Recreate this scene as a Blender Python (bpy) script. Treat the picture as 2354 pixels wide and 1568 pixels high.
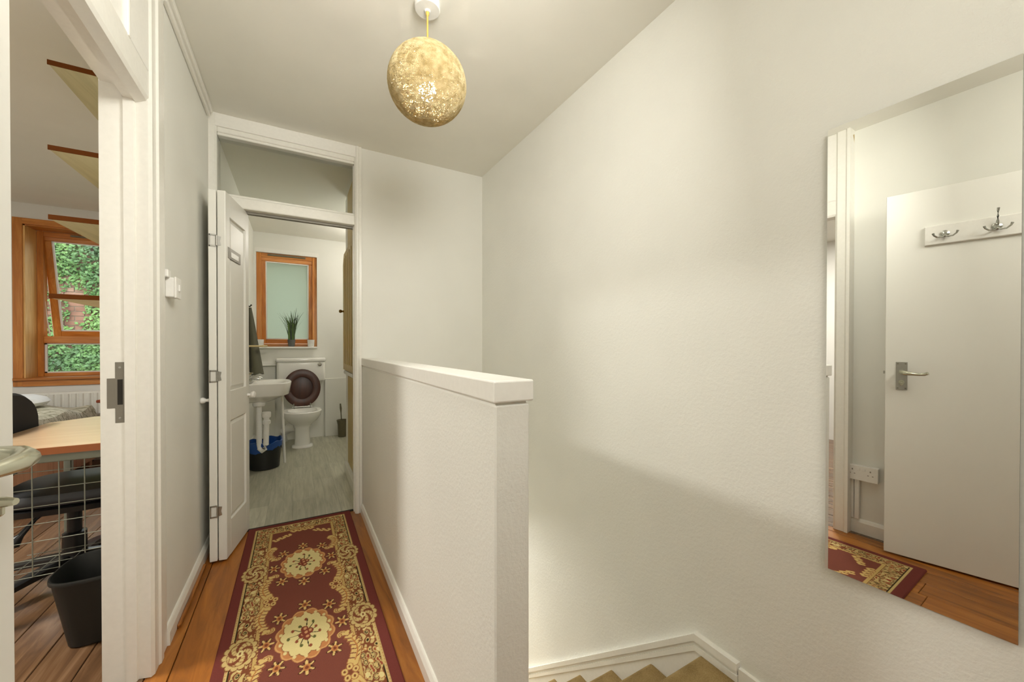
import bpy, bmesh, math, random
import numpy as np
from mathutils import Vector, Matrix
random.seed(7); np.random.seed(7)
PI = math.pi
scn = bpy.context.scene
for o in list(bpy.data.objects): bpy.data.objects.remove(o)
COL = scn.collection

# ---------------------------------------------------------------- camera, sky, lights, exposure
cam_d = bpy.data.cameras.new('camera'); cam = bpy.data.objects.new('camera', cam_d); COL.objects.link(cam)
cam.location = (0, 0, 1.14)
cam.rotation_euler = (math.radians(90 - 0.35), 0, math.radians(-29.36))
cam_d.sensor_width = 36; cam_d.lens = 880 / 2354 * 36
cam_d.shift_y = 18.4 / 2354
cam_d.clip_start = 0.02
scn.camera = cam

BULB_L = 920.0          # pendant bulb radiance
BATH_W = 84.0           # bathroom ceiling lamp
SKY = 6.0
HALL_W = 19.0           # power shared by the added landing fill lights
world = bpy.data.worlds.new('overcast_sky'); scn.world = world; world.use_nodes = True
nt = world.node_tree; nt.nodes.clear()
wo = nt.nodes.new('ShaderNodeOutputWorld'); bg = nt.nodes.new('ShaderNodeBackground')
tc = nt.nodes.new('ShaderNodeTexCoord'); sx = nt.nodes.new('ShaderNodeSeparateXYZ'); rp = nt.nodes.new('ShaderNodeValToRGB')
nt.links.new(tc.outputs['Generated'], sx.inputs[0]); nt.links.new(sx.outputs['Z'], rp.inputs[0])
rp.color_ramp.elements[0].position = 0.0; rp.color_ramp.elements[0].color = (0.55, 0.60, 0.55, 1)
rp.color_ramp.elements[1].position = 0.5; rp.color_ramp.elements[1].color = (0.93, 0.97, 1.0, 1)
nt.links.new(rp.outputs[0], bg.inputs[0]); bg.inputs[1].default_value = SKY
nt.links.new(bg.outputs[0], wo.inputs[0])

def area_light(name, loc, rot, w, h, power, color=(1, 1, 1), portal=False):
    d = bpy.data.lights.new(name, 'AREA'); d.shape = 'RECTANGLE'; d.size = w; d.size_y = h
    d.energy = power; d.color = color
    if portal: d.cycles.is_portal = True
    o = bpy.data.objects.new(name, d); COL.objects.link(o); o.location = loc; o.rotation_euler = rot
    return o
area_light('window_portal', (-1.67, 5.75, 1.57), (math.radians(-90), 0, 0), 1.3, 1.6, 1, portal=True)
area_light('forward_fill', (0.36, 0.64, 2.12), (math.radians(82), 0, math.radians(8)), 0.34, 0.40, HALL_W*.62, (1, 0.98, 0.91))  # added fill out of view, aimed at the back half of the landing
area_light('rear_fill', (0.26, -0.50, 2.20), (math.radians(84), 0, math.radians(8)), 0.60, 0.40, HALL_W*.55, (1, 0.98, 0.91))  # second added fill, behind the camera, softens the edge of the first
area_light('overhead_fill', (0.50, -0.85, 2.485), (0, 0, 0), 1.2, 0.7, HALL_W*.35, (1, 0.98, 0.91))  # unseen fill at ceiling height, added to brighten camera-facing sides
area_light('stairwell_fill', (0.89, 3.50, -0.36), (math.radians(-58), 0, 0), 0.74, 0.34, 30, (1, 0.98, 0.94))  # no known source: added to lift the lower stair wall, hidden downstairs
area_light('bedroom_fill', (-2.1, 1.9, 2.485), (0, 0, 0), 0.4, 0.4, 72, (1, 0.97, 0.90))  # off-view fill added to brighten the bedroom

vs = scn.view_settings
scn.display_settings.display_device = 'sRGB'
vs.view_transform = 'Standard'; vs.look = 'None'; vs.gamma = 1.0; vs.use_curve_mapping = False
vs.exposure = 0.15
scn.cycles.max_bounces = 12; scn.cycles.diffuse_bounces = 8; scn.cycles.glossy_bounces = 5
scn.cycles.transmission_bounces = 8; scn.cycles.sample_clamp_indirect = 6
scn.cycles.caustics_reflective = False; scn.cycles.caustics_refractive = False

# ---------------------------------------------------------------- materials
def lin(c):
    return tuple(((v/255)/12.92 if v/255 <= .04045 else ((v/255+.055)/1.055)**2.4) for v in c)
def srgb(r, g, b): return lin((r, g, b)) + (1,)

def base_mat(name, color, rough=.5, metal=0., spec=.5):
    m = bpy.data.materials.new(name); m.use_nodes = True
    b = m.node_tree.nodes['Principled BSDF']
    b.inputs['Base Color'].default_value = color; b.inputs['Roughness'].default_value = rough
    b.inputs['Metallic'].default_value = metal; b.inputs['Specular IOR Level'].default_value = spec
    return m, m.node_tree, b
def L(t, a, b): t.links.new(a, b)
def coords(t, scale=(1, 1, 1), kind='Object'):
    tc = t.nodes.new('ShaderNodeTexCoord'); mp = t.nodes.new('ShaderNodeMapping')
    mp.inputs['Scale'].default_value = scale; L(t, tc.outputs[kind], mp.inputs[0]); return mp.outputs[0]
def noise(t, vec, scale, detail=3, rough=.5, dist=0):
    n = t.nodes.new('ShaderNodeTexNoise'); n.inputs['Scale'].default_value = scale; n.inputs['Detail'].default_value = detail
    n.inputs['Roughness'].default_value = rough; n.inputs['Distortion'].default_value = dist
    L(t, vec, n.inputs['Vector']); return n.outputs['Fac']
def ramp(t, fac, stops):
    r = t.nodes.new('ShaderNodeValToRGB'); e = r.color_ramp.elements
    while len(e) < len(stops): e.new(.5)
    for i, (p, c) in enumerate(stops): e[i].position = p; e[i].color = c
    L(t, fac, r.inputs[0]); return r.outputs[0]
def bump(t, b, h, strength, dist=.002):
    n = t.nodes.new('ShaderNodeBump'); n.inputs['Strength'].default_value = strength; n.inputs['Distance'].default_value = dist
    L(t, h, n.inputs['Height']); L(t, n.outputs[0], b.inputs['Normal'])
def plain(name, color, rough=.5, metal=0., spec=.5, grain=0, gscale=60):
    m, t, b = base_mat(name, color, rough, metal, spec)
    n = noise(t, coords(t), gscale, 4)
    c2 = tuple(min(1, v*1.02) for v in color[:3]) + (1,); c1 = tuple(v*.98 for v in color[:3]) + (1,)
    L(t, ramp(t, n, [(.3, c1), (.7, c2)]), b.inputs['Base Color'])
    if grain: bump(t, b, n, grain)
    return m
def mixmul(t, c, fac_out, lo, hi):
    mr = t.nodes.new('ShaderNodeMapRange'); mr.inputs['To Min'].default_value = lo; mr.inputs['To Max'].default_value = hi
    L(t, fac_out, mr.inputs['Value'])
    hs = t.nodes.new('ShaderNodeHueSaturation'); L(t, mr.outputs[0], hs.inputs['Value']); L(t, c, hs.inputs['Color']); return hs.outputs[0]
def wood(name, dark, mid, light, axis='Y', rough=.35, knots=True, var=.12, gs=1., spec=.5):
    m, t, b = base_mat(name, mid, rough, 0, spec)
    s = {'X': (1.1, 11, 11), 'Y': (11, 1.1, 11), 'Z': (11, 11, 1.1)}[axis]
    v = coords(t, tuple(q*gs for q in s))
    oi = t.nodes.new('ShaderNodeObjectInfo')
    ad = t.nodes.new('ShaderNodeVectorMath'); ad.operation = 'ADD'
    sc = t.nodes.new('ShaderNodeVectorMath'); sc.operation = 'SCALE'; sc.inputs[0].default_value = (37, 53, 29)
    L(t, oi.outputs['Random'], sc.inputs['Scale']); L(t, v, ad.inputs[0]); L(t, sc.outputs[0], ad.inputs[1])
    n1 = noise(t, ad.outputs[0], 1.6, 6, .62, 1.2)
    c = ramp(t, n1, [(.22, dark), (.5, mid), (.78, light)])
    if knots:
        vo = t.nodes.new('ShaderNodeTexVoronoi'); vo.inputs['Scale'].default_value = .8
        L(t, ad.outputs[0], vo.inputs['Vector'])
        k = ramp(t, vo.outputs['Distance'], [(.06, (0.18, .15, .12, 1)), (.13, (1, 1, 1, 1))])
        mx = t.nodes.new('ShaderNodeMix'); mx.data_type = 'RGBA'; mx.blend_type = 'MULTIPLY'; mx.inputs['Factor'].default_value = .8
        L(t, c, mx.inputs['A']); L(t, k, mx.inputs['B']); c = mx.outputs['Result']
    c = mixmul(t, c, oi.outputs['Random'], 1-var, 1+var)
    L(t, c, b.inputs['Base Color']); bump(t, b, n1, .12, .001)
    return m

M = {}
def stipple(name, color, strength, scale):
    m, t, b = base_mat(name, color, .62, 0, .35)
    v = coords(t)
    n1 = noise(t, v, scale, 5, .6); n2 = noise(t, v, 3, 2)
    c1 = tuple(x*.97 for x in color[:3]) + (1,)
    L(t, ramp(t, n2, [(.35, c1), (.65, color)]), b.inputs['Base Color'])
    bump(t, b, n1, strength, .004); return m
WALLC = (.77, .765, .715, 1)
M['wall'] = stipple('smooth_wall_paint', WALLC, .10, 60)
M['stipple'] = stipple('textured_wall_paint', WALLC, .42, 85)
M['ceiling'] = stipple('ceiling_paint', (.79, .775, .71, 1), .05, 40)
M['bedwall'] = stipple('bedroom_wall_paint', (.72, .71, .68, 1), .05, 40)
M['gloss'] = plain('white_gloss_paint', (.80, .785, .73, 1), .24, spec=.5)
M['satin'] = plain('white_satin_paint', (.80, .785, .74, 1), .38)
M['doorwhite'] = plain('white_door_paint', (.77, .76, .71, 1), .42, gscale=1.5)
M['plastic'] = plain('white_plastic', (.80, .79, .76, 1), .3)
M['porcelain'] = plain('white_porcelain', (.82, .81, .77, 1), .10, gscale=8)
M['chrome'] = plain('chrome', (.52, .53, .50, 1), .16, 1)
M['nickel'] = plain('brushed_nickel', (.42, .41, .38, 1), .34, 1, gscale=90)
M['plate'] = plain('dull_metal_plate', srgb(128, 123, 112), .45, .4, gscale=90)
M['dark'] = plain('dark_gap', (.02, .017, .012, 1), .9)
M['floor'] = wood('hall_pine_boards', srgb(92, 52, 16), srgb(150, 90, 30), srgb(180, 118, 48), 'Y', .38)
M['bedfloor'] = wood('bedroom_pine_boards', srgb(66, 45, 30), srgb(102, 74, 50), srgb(138, 108, 80), 'Y', .25)
M['pine'] = wood('varnished_pine', srgb(150, 88, 26), srgb(190, 118, 44), srgb(218, 156, 76), 'Z', .35, knots=False, var=.08)
M['pine_skylit'] = wood('skylit_pine_lining', srgb(206, 160, 92), srgb(228, 186, 118), srgb(240, 206, 146), 'Z', .4, knots=False, var=.03)  # paler copy of the pine: skylight on the reveal put into the colour
M['pine_x'] = wood('varnished_pine_rail', srgb(146, 84, 26), srgb(186, 114, 42), srgb(214, 150, 72), 'X', .35, knots=False, var=.08)
M['ply'] = wood('pale_shelf_wood', srgb(158, 150, 116), srgb(182, 172, 136), srgb(196, 188, 154), 'Y', .5, knots=False, var=.05)
M['shelf_edge'] = plain('dark_wood_edge', srgb(88, 46, 12), .7, spec=.05)
M['desk'] = wood('desk_laminate', srgb(204, 166, 124), srgb(222, 188, 148), srgb(232, 204, 168), 'X', .25, knots=False, var=.02)
_b = M['desk'].node_tree.nodes['Principled BSDF']; _b.inputs['Coat Weight'].default_value = 1.0; _b.inputs['Coat Roughness'].default_value = .3; _b.inputs['Coat IOR'].default_value = 1.7
M['deskedge'] = plain('desk_edge_wood', srgb(140, 78, 36), .35)
M['greymetal'] = plain('grey_green_metal', srgb(120, 122, 108), .4, .2)
M['wire'] = plain('grey_coated_wire', srgb(150, 152, 138), .35, .5)
M['black'] = plain('black_plastic', (.012, .012, .012, 1), .32)
M['binblack'] = plain('black_bin_plastic', (.008, .0085, .007, 1), .42, grain=.04, gscale=300)
M['fabricblack'] = plain('black_fabric', (.008, .008, .009, 1), .9)
M['leather'] = plain('dark_vinyl', (.03, .03, .032, 1), .5, grain=.1, gscale=120)
M['palegreen'] = plain('pale_green_plastic', srgb(176, 186, 154), .3)
M['redwood'] = wood('reddish_cabinet_wood', srgb(90, 34, 12), srgb(128, 54, 22), srgb(150, 70, 32), 'Z', .35, knots=False)
M['bedwood'] = wood('pinkish_bed_panel', srgb(190, 140, 108), srgb(212, 164, 132), srgb(222, 180, 148), 'Z', .5, knots=False)
M['radiator'] = plain('radiator_enamel', (.78, .77, .72, 1), .3)
M['pillow'] = plain('white_cotton', (.80, .82, .82, 1), .9, grain=.2, gscale=40)
M['seatwood'] = wood('dark_mahogany', srgb(44, 22, 12), srgb(62, 32, 20), srgb(78, 42, 26), 'Z', .38, knots=False)
M['cupboard'] = plain('yellow_cupboard_paint', srgb(184, 158, 88), .4, grain=.03, gscale=14)
M['towel'] = plain('dark_grey_towel', srgb(84, 82, 66), .95, grain=.5, gscale=260)
M['brass'] = plain('aged_brass', srgb(120, 92, 40), .3, .9)
M['blue'] = plain('blue_bin_liner', srgb(22, 66, 132), .28, grain=.2, gscale=30)
M['pot'] = plain('grey_pot', srgb(92, 92, 88), .6)
M['leaf'] = plain('grass_leaf', srgb(70, 96, 34), .5)
M['leafdark'] = plain('grass_leaf_dark', srgb(44, 58, 34), .5)
M['steel'] = plain('dull_steel', srgb(112, 106, 86), .4, .6)
M['satinchrome'] = plain('satin_chrome', srgb(196, 196, 178), .26, .85)
M['gold'] = plain('gold_flex', srgb(206, 176, 88), .45)
M['palewood'] = plain('pale_rail_wood', srgb(196, 176, 128), .5)

def carpet_mat():
    m, t, b = base_mat('brown_stair_carpet', srgb(120, 96, 54), 1.0, 0, .1)
    v = coords(t); n = noise(t, v, 380, 4, .7); n2 = noise(t, v, 14, 3)
    mx = t.nodes.new('ShaderNodeMath'); mx.operation = 'MULTIPLY_ADD'; mx.inputs[1].default_value = .6; L(t, n, mx.inputs[0])
    m2 = t.nodes.new('ShaderNodeMath'); m2.operation = 'MULTIPLY'; m2.inputs[1].default_value = .4; L(t, n2, m2.inputs[0]); L(t, m2.outputs[0], mx.inputs[2])
    L(t, ramp(t, mx.outputs[0], [(.3, srgb(118, 96, 60)), (.55, srgb(166, 142, 98)), (.75, srgb(190, 170, 128))]), b.inputs['Base Color'])
    bump(t, b, n, .6, .004); return m
M['carpet'] = carpet_mat()
def vinyl_mat():
    m, t, b = base_mat('grey_plank_vinyl', srgb(150, 150, 132), .36, 0, .4)
    v = coords(t, (1, 1, 1))
    br = t.nodes.new('ShaderNodeTexBrick'); mp = t.nodes.new('ShaderNodeMapping'); mp.inputs['Rotation'].default_value = (0, 0, PI/2)
    L(t, v, mp.inputs[0]); L(t, mp.outputs[0], br.inputs['Vector']); br.inputs['Scale'].default_value = 1
    br.inputs['Brick Width'].default_value = .9; br.inputs['Row Height'].default_value = .15; br.inputs['Mortar Size'].default_value = .0012
    br.inputs['Color1'].default_value = srgb(186, 184, 166); br.inputs['Color2'].default_value = srgb(168, 166, 148); br.inputs['Mortar'].default_value = srgb(146, 143, 126)
    n = noise(t, coords(t, (30, 2.2, 1)), 1.5, 6, .65, .6)
    mx = t.nodes.new('ShaderNodeMix'); mx.data_type = 'RGBA'; mx.blend_type = 'MULTIPLY'; mx.inputs['Factor'].default_value = 1
    L(t, br.outputs['Color'], mx.inputs['A']); L(t, ramp(t, n, [(.3, (.72, .72, .70, 1)), (.65, (1.12, 1.12, 1.12, 1))]), mx.inputs['B'])
    L(t, mx.outputs['Result'], b.inputs['Base Color']); return m
M['vinyl'] = vinyl_mat()
def duvet_mat():
    m, t, b = base_mat('striped_duvet', srgb(170, 165, 145), .9, 0, .2)
    v = coords(t, (1, 1, 1))
    n = noise(t, coords(t, (5, 16, 8)), 2.2, 5, .6, 1.5)
    L(t, ramp(t, n, [(.34, srgb(124, 122, 96)), (.5, srgb(196, 192, 172)), (.68, srgb(226, 222, 208))]), b.inputs['Base Color'])
    bump(t, b, n, .5, .02); return m
M['duvet'] = duvet_mat()
def vcol_mat():
    m, t, b = base_mat('woven_rug_print', (.5, .2, .2, 1), .95, 0, .08)
    a = t.nodes.new('ShaderNodeVertexColor'); a.layer_name = 'print'
    v = coords(t); n = noise(t, v, 330, 3, .7)
    c = mixmul(t, a.outputs['Color'], n, .82, 1.18)
    L(t, c, b.inputs['Base Color']); bump(t, b, n, .4, .002); return m
M['rug'] = vcol_mat()
def glass_mat():
    m, t, b = base_mat('clear_glass', (1, 1, 1, 1), 0.0)
    t.nodes.remove(b); out = t.nodes['Material Output']
    tr = t.nodes.new('ShaderNodeBsdfTransparent'); tr.inputs[0].default_value = (.95, .97, .96, 1)
    gl = t.nodes.new('ShaderNodeBsdfGlossy'); gl.inputs['Roughness'].default_value = 0.02
    fr = t.nodes.new('ShaderNodeFresnel'); fr.inputs[0].default_value = 1.3
    mx = t.nodes.new('ShaderNodeMixShader'); L(t, fr.outputs[0], mx.inputs[0]); L(t, tr.outputs[0], mx.inputs[1]); L(t, gl.outputs[0], mx.inputs[2])
    L(t, mx.outputs[0], out.inputs[0]); return m
M['glass'] = glass_mat()
def frosted_mat():
    m, t, b = base_mat('frosted_glass', (1, 1, 1, 1), 0.4)
    t.nodes.remove(b); out = t.nodes['Material Output']
    tr = t.nodes.new('ShaderNodeBsdfTranslucent'); tr.inputs[0].default_value = (.58, .64, .56, 1)
    df = t.nodes.new('ShaderNodeBsdfDiffuse'); df.inputs[0].default_value = (.45, .50, .44, 1)
    mx = t.nodes.new('ShaderNodeMixShader'); mx.inputs[0].default_value = .45
    n = noise(t, coords(t), 220, 3); bp = t.nodes.new('ShaderNodeBump'); bp.inputs['Strength'].default_value = .2; L(t, n, bp.inputs['Height']); L(t, bp.outputs[0], df.inputs['Normal'])
    L(t, tr.outputs[0], mx.inputs[1]); L(t, df.outputs[0], mx.inputs[2]); L(t, mx.outputs[0], out.inputs[0]); return m
M['frosted'] = frosted_mat()
def mirror_mat():
    m, t, b = base_mat('silvered_glass', (.93, .93, .90, 1), 0.0, 1.0)
    n = noise(t, coords(t), 2, 2)
    L(t, ramp(t, n, [(.3, (.80, .80, .77, 1)), (.7, (.82, .82, .79, 1))]), b.inputs['Base Color']); b.inputs['Roughness'].default_value = 0.004; return m
M['mirror'] = mirror_mat()
def strand_mat():
    m, t, b = base_mat('straw_twine', srgb(220, 192, 124), .7)
    t.nodes.remove(b); out = t.nodes['Material Output']
    n = noise(t, coords(t), 45, 3)
    c = ramp(t, n, [(.3, srgb(202, 184, 136)), (.5, srgb(222, 208, 166)), (.7, srgb(234, 224, 190))])
    df = t.nodes.new('ShaderNodeBsdfDiffuse'); tr = t.nodes.new('ShaderNodeBsdfTranslucent'); mx = t.nodes.new('ShaderNodeMixShader'); mx.inputs[0].default_value = .5
    L(t, c, df.inputs[0]); L(t, c, tr.inputs[0]); L(t, df.outputs[0], mx.inputs[1]); L(t, tr.outputs[0], mx.inputs[2]); L(t, mx.outputs[0], out.inputs[0]); return m
M['strand'] = strand_mat()
def emit_mat(name, color, s):
    m, t, b = base_mat(name, (1, 1, 1, 1)); b.inputs['Emission Color'].default_value = color + (1,); b.inputs['Emission Strength'].default_value = s
    return m
M['bulb'] = emit_mat('lit_bulb_glass', (1, .90, .72), BULB_L)
M['led'] = emit_mat('lit_ceiling_panel', (1, .95, .86), BATH_W)
def brick_mat():
    m, t, b = base_mat('old_red_brick', srgb(150, 100, 78), .9)
    n = noise(t, coords(t), 3.5, 4); L(t, ramp(t, n, [(.3, srgb(100, 68, 54)), (.5, srgb(126, 90, 74)), (.7, srgb(142, 114, 98))]), b.inputs['Base Color']); return m
M['brick'] = brick_mat()
M['mortar'] = plain('lime_mortar', srgb(130, 120, 106), .95)
def ivy_mat():
    m, t, b = base_mat('ivy_leaf', srgb(90, 140, 50), .5)
    n = noise(t, coords(t), 1.6, 5, .7)
    L(t, ramp(t, n, [(.32, srgb(34, 62, 34)), (.48, srgb(70, 106, 50)), (.62, srgb(104, 136, 68)), (.75, srgb(72, 106, 78))]), b.inputs['Base Color'])
    return m
M['ivy'] = ivy_mat()
M['earth'] = plain('garden_ground', srgb(90, 86, 60), .95)

# ---------------------------------------------------------------- object helpers (geometry is given in world metres)
ORG = {}
def worg(o):
    p = Vector((0, 0, 0))
    while o is not None: p += o.location; o = o.parent
    return p
def obj(name, bm, mat, parent=None, smooth=False, origin=None):
    bmesh.ops.recalc_face_normals(bm, faces=bm.faces)
    me = bpy.data.meshes.new(name)
    if origin is None:
        xs = [v.co for v in bm.verts]
        lo = Vector((min(c.x for c in xs), min(c.y for c in xs), min(c.z for c in xs))); hi = Vector((max(c.x for c in xs), max(c.y for c in xs), max(c.z for c in xs)))
        origin = Vector(((lo.x+hi.x)/2, (lo.y+hi.y)/2, lo.z))
    origin = Vector(origin)
    for v in bm.verts: v.co -= origin
    if smooth:
        for f in bm.faces: f.smooth = True
    bm.to_mesh(me); bm.free()
    if smooth:
        try: me.set_sharp_from_angle(angle=math.radians(38))
        except Exception: pass
    me.materials.append(mat)
    o = bpy.data.objects.new(name, me); COL.objects.link(o)
    if parent is not None: o.parent = parent; o.location = origin - worg(parent)
    else: o.location = origin
    return o
def thing(name, loc, label, cat, group=None):
    o = bpy.data.objects.new(name, None); COL.objects.link(o); o.location = loc; o.empty_display_size = .05
    o['label'] = label; o['category'] = cat
    if group: o['group'] = group
    return o
def tag(o, label, cat, group=None):
    o['label'] = label; o['category'] = cat
    if group: o['group'] = group
    return o
def struct(o, label, cat):
    o['kind'] = 'structure'; o['label'] = label; o['category'] = cat; return o
def sthing(name, loc, label, cat):
    o = thing(name, loc, label, cat); o['kind'] = 'structure'; return o

def box(bm, x0, x1, y0, y1, z0, z1, bev=0, seg=1, mat=None):
    r = bmesh.ops.create_cube(bm, size=1)
    vs_ = r['verts']
    for v in vs_:
        v.co = Vector((x0 + (v.co.x+.5)*(x1-x0), y0 + (v.co.y+.5)*(y1-y0), z0 + (v.co.z+.5)*(z1-z0)))
    es = list({e for v in vs_ for e in v.link_edges})
    if bev:
        rr = bmesh.ops.bevel(bm, geom=es, offset=bev, segments=seg, affect='EDGES', profile=.5)
        vs_ = list({v for f in rr['faces'] for v in f.verts} | {v for v in vs_ if v.is_valid})
    if mat is not None:
        for v in vs_: v.co = mat @ v.co
    return vs_
def B(*a, **k):
    bm = bmesh.new(); box(bm, *a, **k); return bm
def frame_between(p, q):
    d = (q - p).normalized(); up = Vector((0, 0, 1)) if abs(d.z) < .95 else Vector((1, 0, 0))
    a = d.cross(up).normalized(); b = d.cross(a).normalized(); return a, b
def tube(bm, pts, r, n=8, caps=True):
    pts = [Vector(p) for p in pts]; rs = r if isinstance(r, (list, tuple)) else [r]*len(pts)
    rings = []
    for i, p in enumerate(pts):
        q0 = pts[max(i-1, 0)]; q1 = pts[min(i+1, len(pts)-1)]
        a, b = frame_between(q0, q1)
        rings.append([bm.verts.new(p + (a*math.cos(2*PI*k/n) + b*math.sin(2*PI*k/n))*rs[i]) for k in range(n)])
    for i in range(len(rings)-1):
        for k in range(n):
            bm.faces.new((rings[i][k], rings[i][(k+1) % n], rings[i+1][(k+1) % n], rings[i+1][k]))
    if caps:
        bm.faces.new(rings[0][::-1]); bm.faces.new(rings[-1])
    return bm
def T(pts, r, n=8): return tube(bmesh.new(), pts, r, n)
def lathe(bm, prof, c=(0, 0, 0), n=28, axis='Z', sx=1., sy=1., power=2., mat=None):
    """prof: list of (radius, height); ring is a superellipse scaled sx, sy"""
    rings = []; c = Vector(c)
    for r, h in prof:
        ring = []
        for k in range(n):
            a = 2*PI*k/n; ca, sa = math.cos(a), math.sin(a)
            x = math.copysign(abs(ca)**(2/power), ca)*r*sx; y = math.copysign(abs(sa)**(2/power), sa)*r*sy
            p = Vector((x, y, h)) if axis == 'Z' else (Vector((h, x, y)) if axis == 'X' else Vector((x, h, y)))
            if mat is not None: p = mat @ p
            ring.append(bm.verts.new(p + c))
        rings.append(ring)
    for i in range(len(rings)-1):
        for k in range(n):
            bm.faces.new((rings[i][k], rings[i][(k+1) % n], rings[i+1][(k+1) % n], rings[i+1][k]))
    if prof[0][0] > 1e-6: bm.faces.new(rings[0][::-1])
    if prof[-1][0] > 1e-6: bm.faces.new(rings[-1])
    bmesh.ops.remove_doubles(bm, verts=bm.verts, dist=1e-6)
    return bm
def LT(prof, c=(0, 0, 0), **k): return lathe(bmesh.new(), prof, c, **k)
def loft(bm, rings, caps=True):
    R = [[bm.verts.new(Vector(p)) for p in r] for r in rings]; n = len(R[0])
    for i in range(len(R)-1):
        for k in range(n): bm.faces.new((R[i][k], R[i][(k+1) % n], R[i+1][(k+1) % n], R[i+1][k]))
    if caps: bm.faces.new(R[0][::-1]); bm.faces.new(R[-1])
    return bm
def prism(bm, poly, axis, a, b):
    """poly of 2D points extruded along axis between a and b. axis X: (y,z); Y: (x,z); Z: (x,y)"""
    f = {'X': lambda p, t: (t, p[0], p[1]), 'Y': lambda p, t: (p[0], t, p[1]), 'Z': lambda p, t: (p[0], p[1], t)}[axis]
    return loft(bm, [[f(p, a) for p in poly], [f(p, b) for p in poly]])
def P(poly, axis, a, b): return prism(bmesh.new(), poly, axis, a, b)

# ================================================================ SETTING
XL, XR, YB, ZC = -.44, 1.30, 2.80, 2.50          # landing: left wall, right wall, back wall, ceiling
YF = 5.42                                         # facade wall, inner face
# floors -------------------------------------------------------
def boards(parent, x0, x1, y0, y1, w, mat, start=None, splits=0, z=0., name='floor_board'):
    x = x0 if start is None else start
    while x > x0: x -= w
    while x < x1 - .004:
        a = max(x, x0); b = min(x+w, x1)
        if b - a > .01:
            ys = [y0, y1]
            for _ in range(splits): ys.append(random.uniform(y0+.4, y1-.4))
            ys.sort()
            for s in range(len(ys)-1):
                if ys[s+1]-ys[s] < .1: continue
                dz = random.uniform(-.0008, .0008)
                o = obj(name, B(a+.0016, b-.0016, ys[s]+.001, ys[s+1]-.001, z-.02, z+dz, bev=.0018), mat, parent)
        x += w
fl = struct(obj('floor', B(XL-.12, .385, -1.3, 2.855, -.08, -.018), M['dark']), 'pine plank floor of the landing under the patterned runner', 'floor')
boards(fl, XL-.02, .385, -1.3, 2.852, .138, M['floor'], start=-.389, splits=1)
fl2 = struct(obj('floor_landing', B(.385, XR, -1.3, .84, -.12, -.02), M['dark']), 'pine plank floor at the stair head beside the half wall', 'floor')
boards(fl2, .385, XR, -1.3, .60, .138, M['floor'], start=.385)
boards(fl2, .385, .484, .60, .776, .138, M['floor'], start=.385)
fb = struct(obj('floor_bedroom', B(-3.4, XL-.12, .6, YF, -.08, -.018), M['dark']), 'worn dark pine plank floor of the bedroom', 'floor')
boards(fb, -3.4, XL-.02, .6, YF, .138, M['bedfloor'], start=-.811, splits=0)
struct(obj('floor_bathroom', B(XL-.12, 1.4, 2.858, YF, -.08, .001), M['vinyl']), 'grey plank vinyl floor of the bathroom', 'floor')
struct(obj('trim_threshold', B(-.41, .36, 2.846, 2.872, -.01, .006, bev=.002), M['dark']), 'dark threshold strip under the bathroom doorway', 'trim')
# ceiling ------------------------------------------------------
struct(obj('ceiling', B(-3.5, XR+.2, -1.4, YF+.3, ZC, ZC+.12), M['ceiling']), 'plain white painted ceiling above the landing', 'ceiling')
# walls --------------------------------------------------------
WTH = -.56
bm = bmesh.new(); box(bm, -.66, -.507, -1.3, .95, -.1, ZC); 
struct(obj('wall_left_near', bm, M['wall']), 'white wall beside the bedroom doorway, seen in the mirror', 'wall')
bm = B(WTH, XL, 1.90, YF+.02, -.1, ZC)
struct(obj('wall_left', bm, M['wall']), 'white wall between the bedroom doorway and the folding door', 'wall')
struct(obj('wall_right', B(XR, XR+.15, -1.3, 2.95, -2.8, ZC), M['stipple']), 'white stippled wall above the stairs carrying the mirror', 'wall')
struct(obj('wall_back', B(.392, XR, YB, YB+.10, -.20, ZC), M['wall']), 'plain white end wall above the stairwell', 'wall')
struct(obj('wall_near', B(XL-.12, XR+.15, -1.4, -1.3, -.1, ZC), M['wall']), 'plain white wall at the other end of the landing', 'wall')
hw = struct(obj('wall_half', B(.392, .484, .775, YB, -2.8, 1.006, bev=.004), M['stipple']), 'white stippled half wall guarding the stairs', 'wall')
bm = B(.386, .492, .768, YB, 1.012, 1.062, bev=.004, seg=2); obj('wall_cap', bm, M['satin'], hw)
obj('cap_shadow_gap', B(.396, .478, .782, YB, 1.004, 1.013), M['satin'], hw)
struct(obj('wall_bathroom_right', B(1.3, 1.4, 2.9, YF, -.1, ZC), M['wall']), 'white side wall of the bathroom behind the cupboard', 'wall')
# stairwell floor and undercroft
struct(obj('wall_stair_foot', B(.484, XR, .55, .70, -2.8, -.12), M['wall']), 'white wall under the stair head', 'wall')
struct(obj('wall_lower_hall_left', B(.384, .484, 2.8, 4.5, -2.8, -.08), M['wall']), 'white wall of the hall downstairs', 'wall')
struct(obj('wall_lower_hall_right', B(XR, XR+.1, 2.95, 4.5, -2.8, -.08), M['wall']), 'white right wall of the hall downstairs', 'wall')
struct(obj('wall_lower_hall_end', B(.384, XR+.1, 4.4, 4.5, -2.8, -.08), M['wall']), 'white end wall of the hall downstairs', 'wall')
struct(obj('floor_stairwell', B(.484, XR, .6, 4.45, -2.9, -2.8), M['carpet']), 'carpeted floor at the stair foot', 'floor')

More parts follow.
